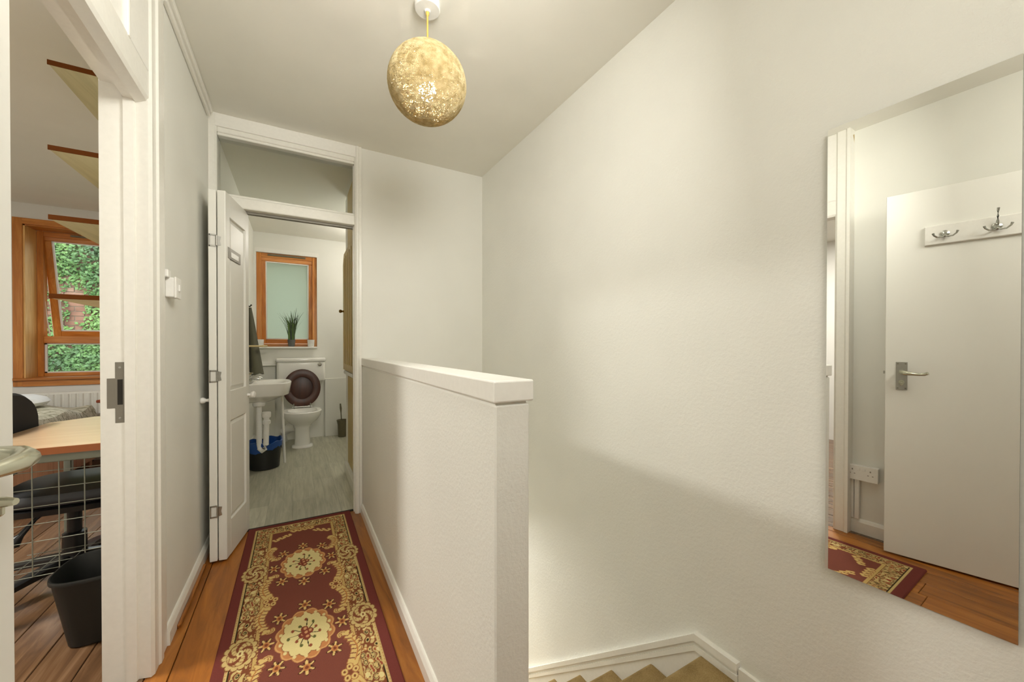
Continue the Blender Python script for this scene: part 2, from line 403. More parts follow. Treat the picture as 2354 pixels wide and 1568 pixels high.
# facade with two window openings
W1 = (-2.25, -1.08, .834, 2.30)      # bedroom window opening x0,x1,z0,z1
W2 = (-.415, .225, 1.14, 2.265)      # bathroom window
def wall_with_hole(x0, x1, z0, z1, w, y0, y1):
    bm = bmesh.new()
    box(bm, x0, w[0], y0, y1, z0, z1); box(bm, w[1], x1, y0, y1, z0, z1)
    box(bm, w[0], w[1], y0, y1, z0, w[2]); box(bm, w[0], w[1], y0, y1, w[3], z1); return bm
struct(obj('wall_bedroom_back', wall_with_hole(-3.5, WTH+.06, -.1, ZC, W1, YF, YF+.30), M['bedwall']), 'white bedroom wall around the pine window', 'wall')
struct(obj('wall_bathroom_back', wall_with_hole(WTH+.06, 1.4, -.1, ZC, W2, YF, YF+.30), M['wall']), 'white bathroom wall around the frosted window', 'wall')
struct(obj('wall_bedroom_left', B(-3.5, -3.4, .5, YF, -.1, ZC), M['bedwall']), 'white bedroom wall beyond the bed', 'wall')
struct(obj('wall_bedroom_near', B(-3.5, WTH, .5, .6, -.1, ZC), M['bedwall']), 'white bedroom wall beside its door', 'wall')

# storey-height door frame of the bedroom -----------------------
t1 = sthing('trim_1', (-.5, 1.38, 0), 'white storey-height door frame of the bedroom with panel above the opening', 'door frame')
Y0, Y1 = 1.02, 1.752
def jamb_poly(y, s):      # far jamb: s=+1 (solid towards +Y); polygon in (x, y)
    e = lambda d: y + s*d
    return [(-.432, e(.150)), (-.432, e(.095)), (-.426, e(.088)), (-.426, e(.060)), (-.432, e(.052)), (-.432, e(.012)), (-.440, e(.0)), (-.474, e(.010)),
            (-.476, e(.0)), (-.503, e(0)), (-.503, e(.016)), (-.566, e(.016)), (-.566, e(.150))]
obj('door_post', P(jamb_poly(Y1, 1), 'Z', 0.002, ZC), M['gloss'], t1)
pn = [(x, y if y < 1.05 else y) for x, y in jamb_poly(Y0, -1)]
pn = [(x, max(y, .945)) for x, y in pn]
obj('door_post', P(pn, 'Z', 0.002, ZC), M['gloss'], t1)
# head: profile in (x,z) extruded along Y
hz = 1.978
head = [(-.440, hz+.07), (-.440, hz+.004), (-.474, hz-.006), (-.476, hz+.002), (-.503, hz+.002), (-.503, hz+.042), (-.566, hz+.042), (-.566, hz+.10), (-.440, hz+.10)]
obj('door_head', P([(-.438, hz+.10), (-.438, hz+.012), (-.444, hz), (-.474, hz-.010), (-.476, hz-.004), (-.503, hz-.004), (-.503, hz+.038), (-.562, hz+.038), (-.562, hz+.10)], 'Y', Y0-.02, Y1+.02), M['gloss'], t1)
obj('over_panel', B(-.52, -.448, Y0-.02, Y1+.03, hz+.09, ZC), M['satin'], t1)
obj('panel_stile', B(-.45, -.438, 1.585, Y1+.03, hz+.095, ZC, bev=.004), M['satin'], t1)
obj('panel_bead', B(-.45, -.434, 1.566, 1.586, hz+.095, ZC, bev=.005, seg=2), M['gloss'], t1)
obj('panel_stile', B(-.45, -.438, Y0-.02, 1.10, hz+.095, ZC, bev=.004), M['satin'], t1)
obj('panel_bead', B(-.45, -.434, 1.10, 1.118, hz+.095, ZC, bev=.005, seg=2), M['gloss'], t1)
obj('panel_rail', B(-.45, -.436, 1.118, 1.566, 2.36, 2.41, bev=.005, seg=2), M['gloss'], t1)
bm = bmesh.new(); box(bm, -.530, -.505, Y1+.0145, Y1+.0165, .884, 1.088, bev=.0006); box(bm, -.550, -.529, Y1+.0143, Y1+.0163, .934, 1.034, bev=.0006)
sp = obj('strike_plate', bm, M['plate'], t1); sp['label'] = 'dull grey metal strike plate'
obj('latch_hole', B(-.524, -.511, Y1+.0138, Y1+.0148, .945, 1.03), M['dark'], sp)
for z in (.90, 1.07): obj('screw', LT([(.0035, 0), (.0035, .0012), (0, .0016)], (-.518, Y1+.0146, z), n=10, mat=Matrix.Rotation(PI/2, 3, 'X')), M['nickel'], sp)

# storey-height frame of the bathroom with glazed transom --------
t2 = sthing('trim_2', (-.03, 2.83, 0), 'white door frame of the bathroom with glazed transom light on top', 'door frame')
JL, JR = -.402, .344
def bath_jamb(x, s):
    e = lambda d: x + s*d
    return [(e(0), 2.795), (e(.012), 2.782), (e(.024), 2.780), (e(.030), 2.788), (e(.046), 2.788), (e(.047), 2.90), (e(0), 2.90), (e(0), 2.865), (e(-.004), 2.865), (e(-.004), 2.83), (e(0), 2.83)]
obj('door_post', P(bath_jamb(JR, 1), 'Z', .002, ZC), M['gloss'], t2)
bl = [(max(x, XL), y) for x, y in bath_jamb(JL, -1)]
obj('door_post', P([(JL, 2.795), (JL-.01, 2.785), (XL-.002, 2.785), (XL-.002, 2.92), (JL, 2.92)], 'Z', .002, ZC), M['gloss'], t2)
bm = bmesh.new(); box(bm, JL-.01, JR+.01, 2.785, 2.92, 2.425, ZC, bev=.002); obj('frame_head', bm, M['satin'], t2)
bm = bmesh.new(); box(bm, JL, JR, 2.792, 2.90, 2.395, 2.426, bev=.004); box(bm, JL, JR, 2.800, 2.89, 2.380, 2.396, bev=.003); obj('head_bead', bm, M['gloss'], t2)
bm = bmesh.new(); box(bm, JL, JR, 2.788, 2.90, 1.965, 2.030, bev=.006, seg=2); box(bm, JL, JR, 2.80, 2.89, 2.03, 2.046, bev=.004); obj('transom_bar', bm, M['gloss'], t2)
obj('transom_pane', B(JL, JR, 2.840, 2.844, 2.04, 2.39), M['glass'], t2)
obj('door_track', B(JL, JR, 2.835, 2.865, 1.952, 1.966), M['plate'], t2)

# trims --------------------------------------------------------
bm = bmesh.new(); box(bm, XL, -.412, 1.905, 2.745, 2.468, ZC-.001, bev=.006, seg=2); box(bm, XL, -.424, 1.905, 2.745, 2.446, 2.469, bev=.005, seg=2)
struct(obj('trim_3', bm, M['gloss']), 'white picture rail moulding where left wall meets ceiling', 'trim')
def skirting(x, y0, y1, h, d, s): return P([(x, 0.001), (x+s*d, 0.001), (x+s*d, h-.02), (x+s*d*.55, h-.004), (x+s*d*.35, h), (x, h)], 'Y', y0, y1)
struct(obj('baseboard_left', skirting(XL, 1.905, 2.78, .07, .016, 1), M['gloss']), 'low white skirting board along the left wall', 'skirting')
struct(obj('trim_4', B(XL+.0155, XL+.028, 2.0, 2.5, .001, .018, bev=.004), M['floor']), 'brown wooden fillet strip along the foot of the left skirting', 'trim')
struct(obj('baseboard_left_near', skirting(-.507, -.1, .945, .089, .016, 1), M['gloss']), 'white skirting board beside the bedroom doorway, seen in the mirror', 'skirting')
struct(obj('baseboard_half', skirting(.392, .775, 2.78, .065, .015, -1), M['gloss']), 'low white skirting board along the half wall beside the runner', 'skirting')
bm = bmesh.new()
ya, za, yb, zb = .90, .075, 2.80, .075 - (2.80-.90)*.848
def string_poly(off, d):
    return [(.7425, za-off), (ya, za-off), (yb, zb-off), (yb, zb-off-d), (ya, za-off-d*1.0), (.7425, za-off-d)]
prism(bm, [(.745, za), (ya, za), (yb, zb), (yb, zb-.42), (ya, -.35), (.745, -.35)], 'X', XR-.014, XR)
st = struct(obj('baseboard_right', bm, M['satin']), 'white sloping string board beside the carpeted stairs', 'skirting')
obj('string_moulding', P(string_poly(-.002, .026), 'X', XR-.022, XR), M['gloss'], st)
obj('string_moulding', P(string_poly(.040, .022), 'X', XR-.019, XR), M['gloss'], st)
struct(obj('trim_5', P([(-.3, .001), (.741, .001), (.741, .05), (.741, .06), (-.3, .06)], 'X', XR-.013, XR), M['gloss']), 'low white skirting board at the stair head', 'skirting')

# stairs ---------------------------------------------------------
stairs = sthing('staircase', (.89, 1.8, -2.8), 'brown carpeted staircase going down behind the half wall', 'stairs')
GO, RI = .229, .195
for i in range(13):
    yn = .885 + GO*i; zt = .012 - RI*i
    r = .022; poly = []
    back = yn - GO - .02 if i else .60
    poly.append((back, zt)); 
    for k in range(7):
        a = PI/2 - k*PI/6*1.0
        poly.append((yn - r + r*math.cos(a), zt - r + r*math.sin(a)))
    poly.append((yn-.012, zt-.06)); poly.append((yn-.016, zt-RI-.03)); poly.append((back, zt-RI-.03))
    obj('stair_step', P(poly, 'X', .484, XR-.012), M['carpet'], stairs, smooth=True)

# ================================================================ WINDOWS
w1 = sthing('window_1', (-1.67, YF+.2, W1[2]), 'pine bedroom window with top-hung sash open above a fixed pane', 'window')
x0, x1, z0, z1 = W1
cs = .062
obj('window_casing', P([(x0-cs, z0-.07), (x0, z0-.07), (x0, z1+.055), (x0-cs, z1+.055)], 'Y', YF-.016, YF), M['pine'], w1)
obj('window_casing', B(x1, x1+cs, YF-.016, YF, z0-.07, z1+.055), M['pine'], w1)
obj('window_casing', B(x0, x1, YF-.016, YF, z1, z1+.055), M['pine_x'], w1)
obj('window_apron', B(x0, x1, YF-.018, YF, z0-.072, z0-.012), M['pine_x'], w1)
obj('window_sill', B(x0-cs-.035, x1+cs+.035, YF-.05, YF+.19, z0-.014, z0+.008, bev=.004), M['pine_x'], w1)
obj('window_lining', B(x0, x0+.012, YF, YF+.185, z0+.008, z1), M['pine_skylit'], w1)
obj('window_lining', B(x1-.012, x1, YF, YF+.185, z0+.008, z1), M['pine_skylit'], w1)
obj('window_lining', B(x0, x1, YF, YF+.185, z1-.012, z1), M['pine_x'], w1)
FY = YF+.185
f0, f1, g0, g1 = x0+.012, x1-.012, z0+.008, z1-.012
obj('window_stile', B(f0, f0+.045, FY, FY+.07, g0, g1, bev=.003), M['pine'], w1)
obj('window_stile', B(f1-.045, f1, FY, FY+.07, g0, g1, bev=.003), M['pine'], w1)
obj('window_rail', B(f0+.0455, f1-.0455, FY+.001, FY+.07, g1-.05, g1, bev=.003), M['pine_x'], w1)
obj('window_rail', B(f0+.0455, f1-.0455, FY-.006, FY+.07, 1.175, 1.245, bev=.004), M['pine_x'], w1)
obj('window_rail', B(f0+.0455, f1-.0455, FY+.001, FY+.07, g0, g0+.035, bev=.003), M['pine_x'], w1)
obj('trickle_vent', B(-2.0, -1.4, FY-.014, FY, g1-.032, g1-.014, bev=.002), M['steel'], w1)
bm = bmesh.new(); 
for a in ((f0+.045, f0+.060, g0+.035, 1.175), (f1-.06, f1-.045, g0+.035, 1.175)): box(bm, a[0], a[1], FY+.02, FY+.035, a[2], a[3])
box(bm, f0+.045, f1-.045, FY+.02, FY+.035, 1.162, 1.175); box(bm, f0+.045, f1-.045, FY+.02, FY+.035, g0+.035, g0+.047)
obj('glazing_bead', bm, M['plastic'], w1)
obj('window_pane', B(f0+.045, f1-.045, FY+.04, FY+.044, g0+.035, 1.175), M['glass'], w1)
def sash(parent, xa, xb, za, zb, y, ang, mat, matx, wd, glass, bead):
    piv = Vector((0, y, zb)); R = Matrix.Translation(piv) @ Matrix.Rotation(ang, 4, 'X') @ Matrix.Translation(-piv)
    s = obj('window_sash', B(xa, xb, y, y+.055, zb-wd, zb, bev=.004, mat=R), matx, parent)
    def part(n, bmf, m): return obj(n, bmf, m, s)
    part('sash_stile', B(xa, xa+wd, y, y+.055, za, zb-wd, bev=.004, mat=R), mat)
    part('sash_stile', B(xb-wd, xb, y, y+.055, za, zb-wd, bev=.004, mat=R), mat)
    part('sash_rail', B(xa+wd, xb-wd, y, y+.055, za, za+wd, bev=.004, mat=R), matx)
    part('sash_pane', B(xa+wd-.004, xb-wd+.004, y+.026, y+.030, za+wd-.004, zb-wd+.004, mat=R), glass)
    bm = bmesh.new(); w = .012
    box(bm, xa+wd, xa+wd+w, y+.008, y+.026, za+wd, zb-wd, mat=R); box(bm, xb-wd-w, xb-wd, y+.008, y+.026, za+wd, zb-wd, mat=R)
    box(bm, xa+wd, xb-wd, y+.008, y+.026, zb-wd-w, zb-wd, mat=R); box(bm, xa+wd, xb-wd, y+.008, y+.026, za+wd, za+wd+w, mat=R)
    part('glazing_bead', bm, bead)
    return s
sash(w1, f0+.030, f1-.030, 1.225, g1-.030, FY+.018, math.radians(11), M['pine'], M['pine_x'], .058, M['glass'], M['plastic'])
bm = T([(f0+.04, FY+.03, 1.62), (f0+.046, FY+.06, 1.40), (f0+.05, FY+.10, 1.26)], .005, 6); obj('window_stay', bm, M['plastic'], w1)

w2 = sthing('window_2', (-.1, YF+.06, W2[2]), 'small pine bathroom window with frosted pane, open at the bottom', 'window')
x0, x1, z0, z1 = W2; FY = YF+.035
obj('window_stile', B(x0, x0+.05, FY, FY+.07, z0, z1, bev=.003), M['pine'], w2)
obj('window_stile', B(x1-.05, x1, FY, FY+.07, z0, z1, bev=.003), M['pine'], w2)
obj('window_rail', B(x0+.0505, x1-.0505, FY+.001, FY+.07, z1-.05, z1, bev=.003), M['pine_x'], w2)
obj('window_rail', B(x0+.0505, x1-.0505, FY+.001, FY+.07, z0, z0+.035, bev=.003), M['pine_x'], w2)
obj('trickle_vent', B(-.30, .10, FY-.012, FY, z1-.030, z1-.010, bev=.002), M['steel'], w2)
sash(w2, x0+.038, x1-.038, z0+.035, z1-.042, FY+.012, math.radians(4.5), M['pine'], M['pine_x'], .052, M['frosted'], M['plastic'])
bm = B(x0-.012, x1+.02, YF-.006, YF+.001, z1, z1+.05); 
struct(obj('trim_6', bm, M['satin']), 'white plaster edge above the bathroom window', 'trim')

# ================================================================ DOORS
# bifold bathroom door
d1 = sthing('door_1', (-.37, 2.68, 0), 'white two-leaf folding bathroom door folded open against the left wall', 'door')
def leaf_matrix(px, py, ang): return Matrix.Translation((px, py, 0)) @ Matrix.Rotation(ang, 4, 'Z')
def build_leaf(parent, mat4, width, th, side):
    """leaf runs along local +Y from 0 to width, thickness local x 0..th; panels on both faces"""
    za, zb = .012, 1.962
    st_, bm = .062, bmesh.new()
    z_m0, z_m1 = .74, .90; zt, zlo = 1.84, .20
    box(bm, 0, th, 0, st_, za, zb, bev=.004, seg=2); box(bm, 0, th, width-st_, width, za, zb, bev=.004, seg=2)
    box(bm, 0, th, st_-.003, width-st_+.003, zt, zb, bev=.0015); box(bm, 0, th, st_-.003, width-st_+.003, za, zlo, bev=.0015); box(bm, 0, th, st_-.003, width-st_+.003, z_m0, z_m1, bev=.0015)
    for v in bm.verts: v.co = mat4 @ v.co
    lf = obj('door_leaf', bm, M['doorwhite'], parent)
    for (a, b) in ((z_m1, zt), (zlo, z_m0)):
        bm = bmesh.new(); 
        y0_, y1_ = st_-.002, width-st_+.002; dx = .013
        box(bm, dx, th-dx, y0_, y1_, a-.002, b+.002)
        # sloped field on both faces
        for s, xs in ((0, dx), (1, th-dx)):
            o_ = -.009 if s == 0 else .009; i = .026
            outer = [(xs, y0_, a), (xs, y1_, a), (xs, y1_, b), (xs, y0_, b)]
            inner = [(xs+o_, y0_+i, a+i), (xs+o_, y1_-i, a+i), (xs+o_, y1_-i, b-i), (xs+o_, y0_+i, b-i)]
            loft(bm, [outer, inner])
        for v in bm.verts: v.co = mat4 @ v.co
        obj('door_panel', bm, M['doorwhite'], lf)
    return lf
def knob(parent, base, direction, r=.019, mat=None, name='door_knob'):
    d = Vector(direction).normalized(); q = Vector((0, 0, 1)).rotation_difference(d).to_matrix()
    prof = [(.010, 0), (.0085, .006), (.0075, .014), (r*.8, .020), (r, .028), (r*.92, .036), (r*.55, .041), (0, .043)]
    return obj(name, LT(prof, base, n=18, mat=q), mat or M['plastic'], parent, smooth=True)
angB = -math.atan2(.068, .372)
mB = leaf_matrix(-.362, 2.508, angB); lB = build_leaf(d1, mB, .375, .038, 1)
mA = leaf_matrix(-.3995, 2.507, math.radians(.6)); lA = build_leaf(d1, mA, .345, .034, -1)
pB = mB @ Vector((.038, .345, .845)); knob(lB, pB, (mB.to_3x3() @ Vector((1, 0, 0))), .021)
pA = mA @ Vector((0, .03, .858)); kk = knob(lA, pA, (-1, 0, 0), .016)
bm = bmesh.new(); box(bm, .0365, .0395, .03, .225, 1.615, 1.675, bev=.0008)
for v in bm.verts: v.co = mB @ v.co
sg = obj('sign_plate', bm, M['plate'], lB); sg['label'] = 'blank dull grey metal plate'
bm = bmesh.new(); box(bm, .0392, .0402, .075, .19, 1.628, 1.655)
for v in bm.verts: v.co = mB @ v.co
obj('plate_centre', bm, M['nickel'], sg)
for z in (1.695, .985, .275):     # butterfly hinges across the meeting edges
    bm = bmesh.new(); y = 2.5045
    for (a, b, c, d) in ((-.396, -.391, z-.032, z+.032), (-.396, -.366, z-.032, z-.025), (-.396, -.366, z+.025, z+.032)): box(bm, a, b, y-.0015, y+.001, c, d, bev=.0004)
    tube(bm, [(-.3635, y-.004, z-.026), (-.3635, y-.004, z+.026)], .004, 8)
    prism(bm, [(-.362, z-.026), (-.345, z-.022), (-.349, z), (-.345, z+.022), (-.362, z+.026)], 'Y', y-.0015, y+.001)
    h = obj('hinge', bm, M['nickel'], d1)

# flush door folded back on the near-left wall (in the mirror)
d2 = sthing('door_2', (-.40, .37, 0), 'white flush door standing open against the wall, seen in the mirror', 'door')
m2 = leaf_matrix(-.502, .0134, math.radians(-10.6))
bm = bmesh.new(); box(bm, 0, .040, 0, .762, .010, 1.985, bev=.002)
for v in bm.verts: v.co = m2 @ v.co
l2 = obj('door_leaf', bm, M['doorwhite'], d2)
def on_door(bm):
    for v in bm.verts: v.co = m2 @ v.co
    return bm
bm = bmesh.new(); box(bm, .040, .044, .675, .719, .915, 1.067, bev=.0015)
hp = obj('handle_plate', on_door(bm), M['nickel'], d2)
for yy in (.682, .712):
    for z in (.924, 1.058): obj('screw', on_door(LT([(.004, .044), (.004, .0452), (0, .0458)], (0, yy, z), n=10, axis='X')), M['plate'], hp)
bm = T([(.044, .697, 1.013), (.072, .697, 1.013), (.090, .696, 1.012), (.101, .686, 1.010), (.104, .672, 1.008), (.100, .655, 1.006), (.094, .63, 1.004), (.094, .612, 1.006), (.100, .600, 1.012)], [.012, .010, .0105, .0115, .011, .009, .0075, .008, .008], 14)
obj('lever_handle', on_door(bm), M['satinchrome'], hp, smooth=True)
bm = bmesh.new(); tube(bm, [(.044, .697, .957), (.060, .697, .957)], .012, 14); tube(bm, [(.058, .697, .957), (.075, .697, .957), (.086, .695, .957)], [.007, .006, .004], 10); box(bm, .062, .074, .692, .702, .940, .960, bev=.003)
obj('thumb_turn', on_door(bm), M['satinchrome'], hp)
bm = bmesh.new(); box(bm, .012, .028, .7615, .770, 1.00, 1.016); obj('latch_bolt', on_door(bm), M['nickel'], d2)
# coat rail screwed to that door
cr = thing('coat_rack', m2 @ Vector((.055, .36, 1.683)), 'white board with chrome double hooks on the flush door, seen in the mirror', 'coat rack')
bm = bmesh.new(); box(bm, .0402, .058, .06, .617, 1.683, 1.781, bev=.003); obj('rack_board', on_door(bm), M['satin'], cr)
for yy in (.545, .378, .21):
    bm = bmesh.new()
    q = Matrix.Rotation(PI/2, 3, 'Y')
    lathe(bm, [(.017, 0), (.017, .004), (.010, .008), (0, .009)], (.058, yy, 1.732), n=14, mat=q)
    hk = obj('hook', on_door(bm), M['chrome'], cr, smooth=True)
    for s in (-1, 1):
        pts = [(.064, yy, 1.724), (.074, yy+s*.010, 1.714), (.086, yy+s*.026, 1.712), (.092, yy+s*.038, 1.722), (.093, yy+s*.042, 1.734)]
        obj('prong', on_door(T(pts, [.0045, .004, .004, .004, .0055], 8)), M['chrome'], hk, smooth=True)
    pts = [(.064, yy, 1.738), (.076, yy, 1.754), (.082, yy, 1.775), (.090, yy, 1.800), (.098, yy, 1.812)]
    if yy != .545: obj('prong', on_door(T(pts, [.006, .005, .004, .004, .005], 8)), M['chrome'], hk, smooth=True)

# ================================================================ LANDING THINGS
# pendant lamp ------------------------------------------------
PX, PY = .456, 1.494
pl = thing('pendant_lamp', (PX, PY, ZC), 'lit pendant lamp with round woven straw shade hanging from the ceiling', 'lamp')
obj('ceiling_rose', LT([(.050, ZC), (.050, ZC-.022), (.046, ZC-.027), (.012, ZC-.029), (.010, ZC-.036), (0, ZC-.036)], (PX, PY, 0), n=36), M['plastic'], pl, smooth=True)
obj('lamp_cord', T([(PX, PY, ZC-.030), (PX, PY, ZC-.045), (PX, PY, ZC-.05), (PX, PY, 2.26)], [.0075, .0065, .0035, .0035], 10), M['gold'], pl)
SC = Vector((PX, PY, 2.180)); SR = .151
obj('lamp_holder', LT([(.012, 2.275), (.030, 2.268), (.033, 2.252), (.033, 2.205), (.026, 2.176), (0, 2.174)], (PX, PY, 0), n=16), M['plastic'], pl)
obj('light_bulb', LT([(0, 2.114), (.012, 2.1165), (.023, 2.124), (.031, 2.138), (.0335, 2.150), (.031, 2.164), (.023, 2.178), (.014, 2.190), (.013, 2.199), (0, 2.2)], (PX, PY, 0), n=20), M['bulb'], pl, smooth=True)
verts, faces = [], []
def add_strand(nrm, off, rad, wr, seg=44, wob=.02, arc=(0, 2*PI)):
    nrm = nrm.normalized(); a, b = frame_between(Vector((0, 0, 0)), nrm)
    rr = math.sqrt(max(.0001, 1-off*off)); ph = random.uniform(0, 6.28); k1 = random.choice((2, 3, 5))
    ring0 = None; base = len(verts); closed = abs(arc[1]-arc[0]-2*PI) < 1e-6
    for i in range(seg if closed else seg+1):
        t = arc[0] + (arc[1]-arc[0])*i/seg
        d = (a*math.cos(t)+b*math.sin(t))*rr + nrm*(off + wob*math.sin(k1*t+ph)); d.normalize()
        p = SC + Vector((d.x, d.y, d.z*.94))*rad; tan = (-a*math.sin(t)+b*math.cos(t)).normalized(); bi = d.cross(tan)
        for k in range(3):
            an = 2*PI*k/3
            verts.append(p + (d*math.cos(an)+bi*math.sin(an))*wr)
    n = seg if closed else seg+1
    for i in range(n if closed else n-1):
        j = (i+1) % n
        for k in range(3):
            faces.append((base+i*3+k, base+i*3+(k+1) % 3, base+j*3+(k+1) % 3, base+j*3+k))
rng = random.Random(3); cnt = 0
while cnt < 800:
    nv = Vector((rng.gauss(0, 1), rng.gauss(0, 1), rng.gauss(0, 1))).normalized(); off = rng.uniform(-.75, .75)
    # leave the cord opening at the top: circle must not pass within 16 deg of the pole
    ang = math.acos(max(-1, min(1, nv.z))); ca = math.acos(off)
    if abs(ang - ca) < math.radians(10): continue
    add_strand(nv, off, SR + rng.uniform(-.0016, .0016), rng.uniform(.0006, .0011), wob=rng.uniform(.0, .05)); cnt += 1
for k in range(10): add_strand(Vector((rng.gauss(0, .02), rng.gauss(0, .02), 1)), math.cos(math.radians(10.5+k*.35)), SR, .0012, wob=.004)
me = bpy.data.meshes.new('lamp_shade'); me.from_pydata([v - SC for v in verts], [], faces); me.materials.append(M['strand'])
sh = bpy.data.objects.new('lamp_shade', me); COL.objects.link(sh); sh.parent = pl; sh.location = SC - pl.location

# mirror ------------------------------------------------------
mr = thing('wall_mirror', (1.285, .335, .527), 'tall narrow frameless mirror on the stippled right wall', 'mirror')
mm = Matrix.Translation((1.285, .335, 1.13)) @ Matrix.Rotation(math.radians(1.56), 4, 'Z') @ Matrix.Rotation(.0034, 4, 'Y') @ Matrix.Translation((0, 0, -1.13))
bm = bmesh.new(); box(bm, 0, .0015, -.163, .163, .527, 1.738, mat=mm); obj('mirror_glass', bm, M['mirror'], mr)
bm = bmesh.new(); box(bm, .0015, .006, -.163, .163, .527, 1.738, mat=mm); obj('mirror_back', bm, M['greymetal'], mr)
obj('mirror_spacer', B(1.284, 1.2995, .44, .48, 1.55, 1.70), M['palewood'], mr)

# switch ------------------------------------------------------
sw = thing('light_switch', (-.43, 1.965, 1.33), 'white surface-mounted light switch beside the bedroom door frame', 'switch')
obj('switch_box', B(XL, -.412, 1.935, 2.005, 1.332, 1.408, bev=.004, seg=2), M['plastic'], sw)
obj('switch_plate', B(-.413, -.406, 1.932, 2.008, 1.329, 1.411, bev=.002), M['plastic'], sw)
obj('rocker', P([(1.358, -.406), (1.384, -.406), (1.384, -.400), (1.371, -.4035), (1.358, -.405)], 'Y', 1.962, 1.978) if False else B(-.407, -.401, 1.962, 1.978, 1.358, 1.384, bev=.002), M['plastic'], sw)
obj('cable_cover', B(XL, -.424, 1.905, 1.945, 1.405, 1.435, bev=.003), M['plastic'], sw)

# socket and trunking in the mirror ----------------------------
NX_ = -.507
so = thing('double_socket', (-.49, .892, .333), 'white double wall socket above the skirting, seen in the mirror', 'socket')
obj('socket_box', B(NX_, NX_+.034, .817, .967, .335, .421, bev=.003), M['plastic'], so)
obj('socket_plate', B(NX_+.033, NX_+.041, .815, .969, .333, .423, bev=.002), M['plastic'], so)
for y in (.850, .934):
    for (a_, b_, c_, d_) in ((y-.003, y+.003, .392, .401), (y-.014, y-.007, .370, .374), (y+.007, y+.014, .370, .374)):
        obj('pin_hole', B(NX_+.0405, NX_+.0415, a_, b_, c_, d_), M['plate'], so)
for y in (.880, .904): obj('socket_switch', B(NX_+.040, NX_+.045, y-.007, y+.007, .392, .410, bev=.002), M['plastic'], so)
tk = thing('cable_trunking', (-.50, .93, .089), 'two white cable ducts running from the socket down to the skirting, seen in the mirror', 'trunking')
obj('cable_duct', B(NX_, NX_+.018, .933, .956, .0895, .333, bev=.002), M['plastic'], tk)
obj('cable_duct', B(NX_, NX_+.024, .906, .929, .0895, .333, bev=.002), M['plastic'], tk)

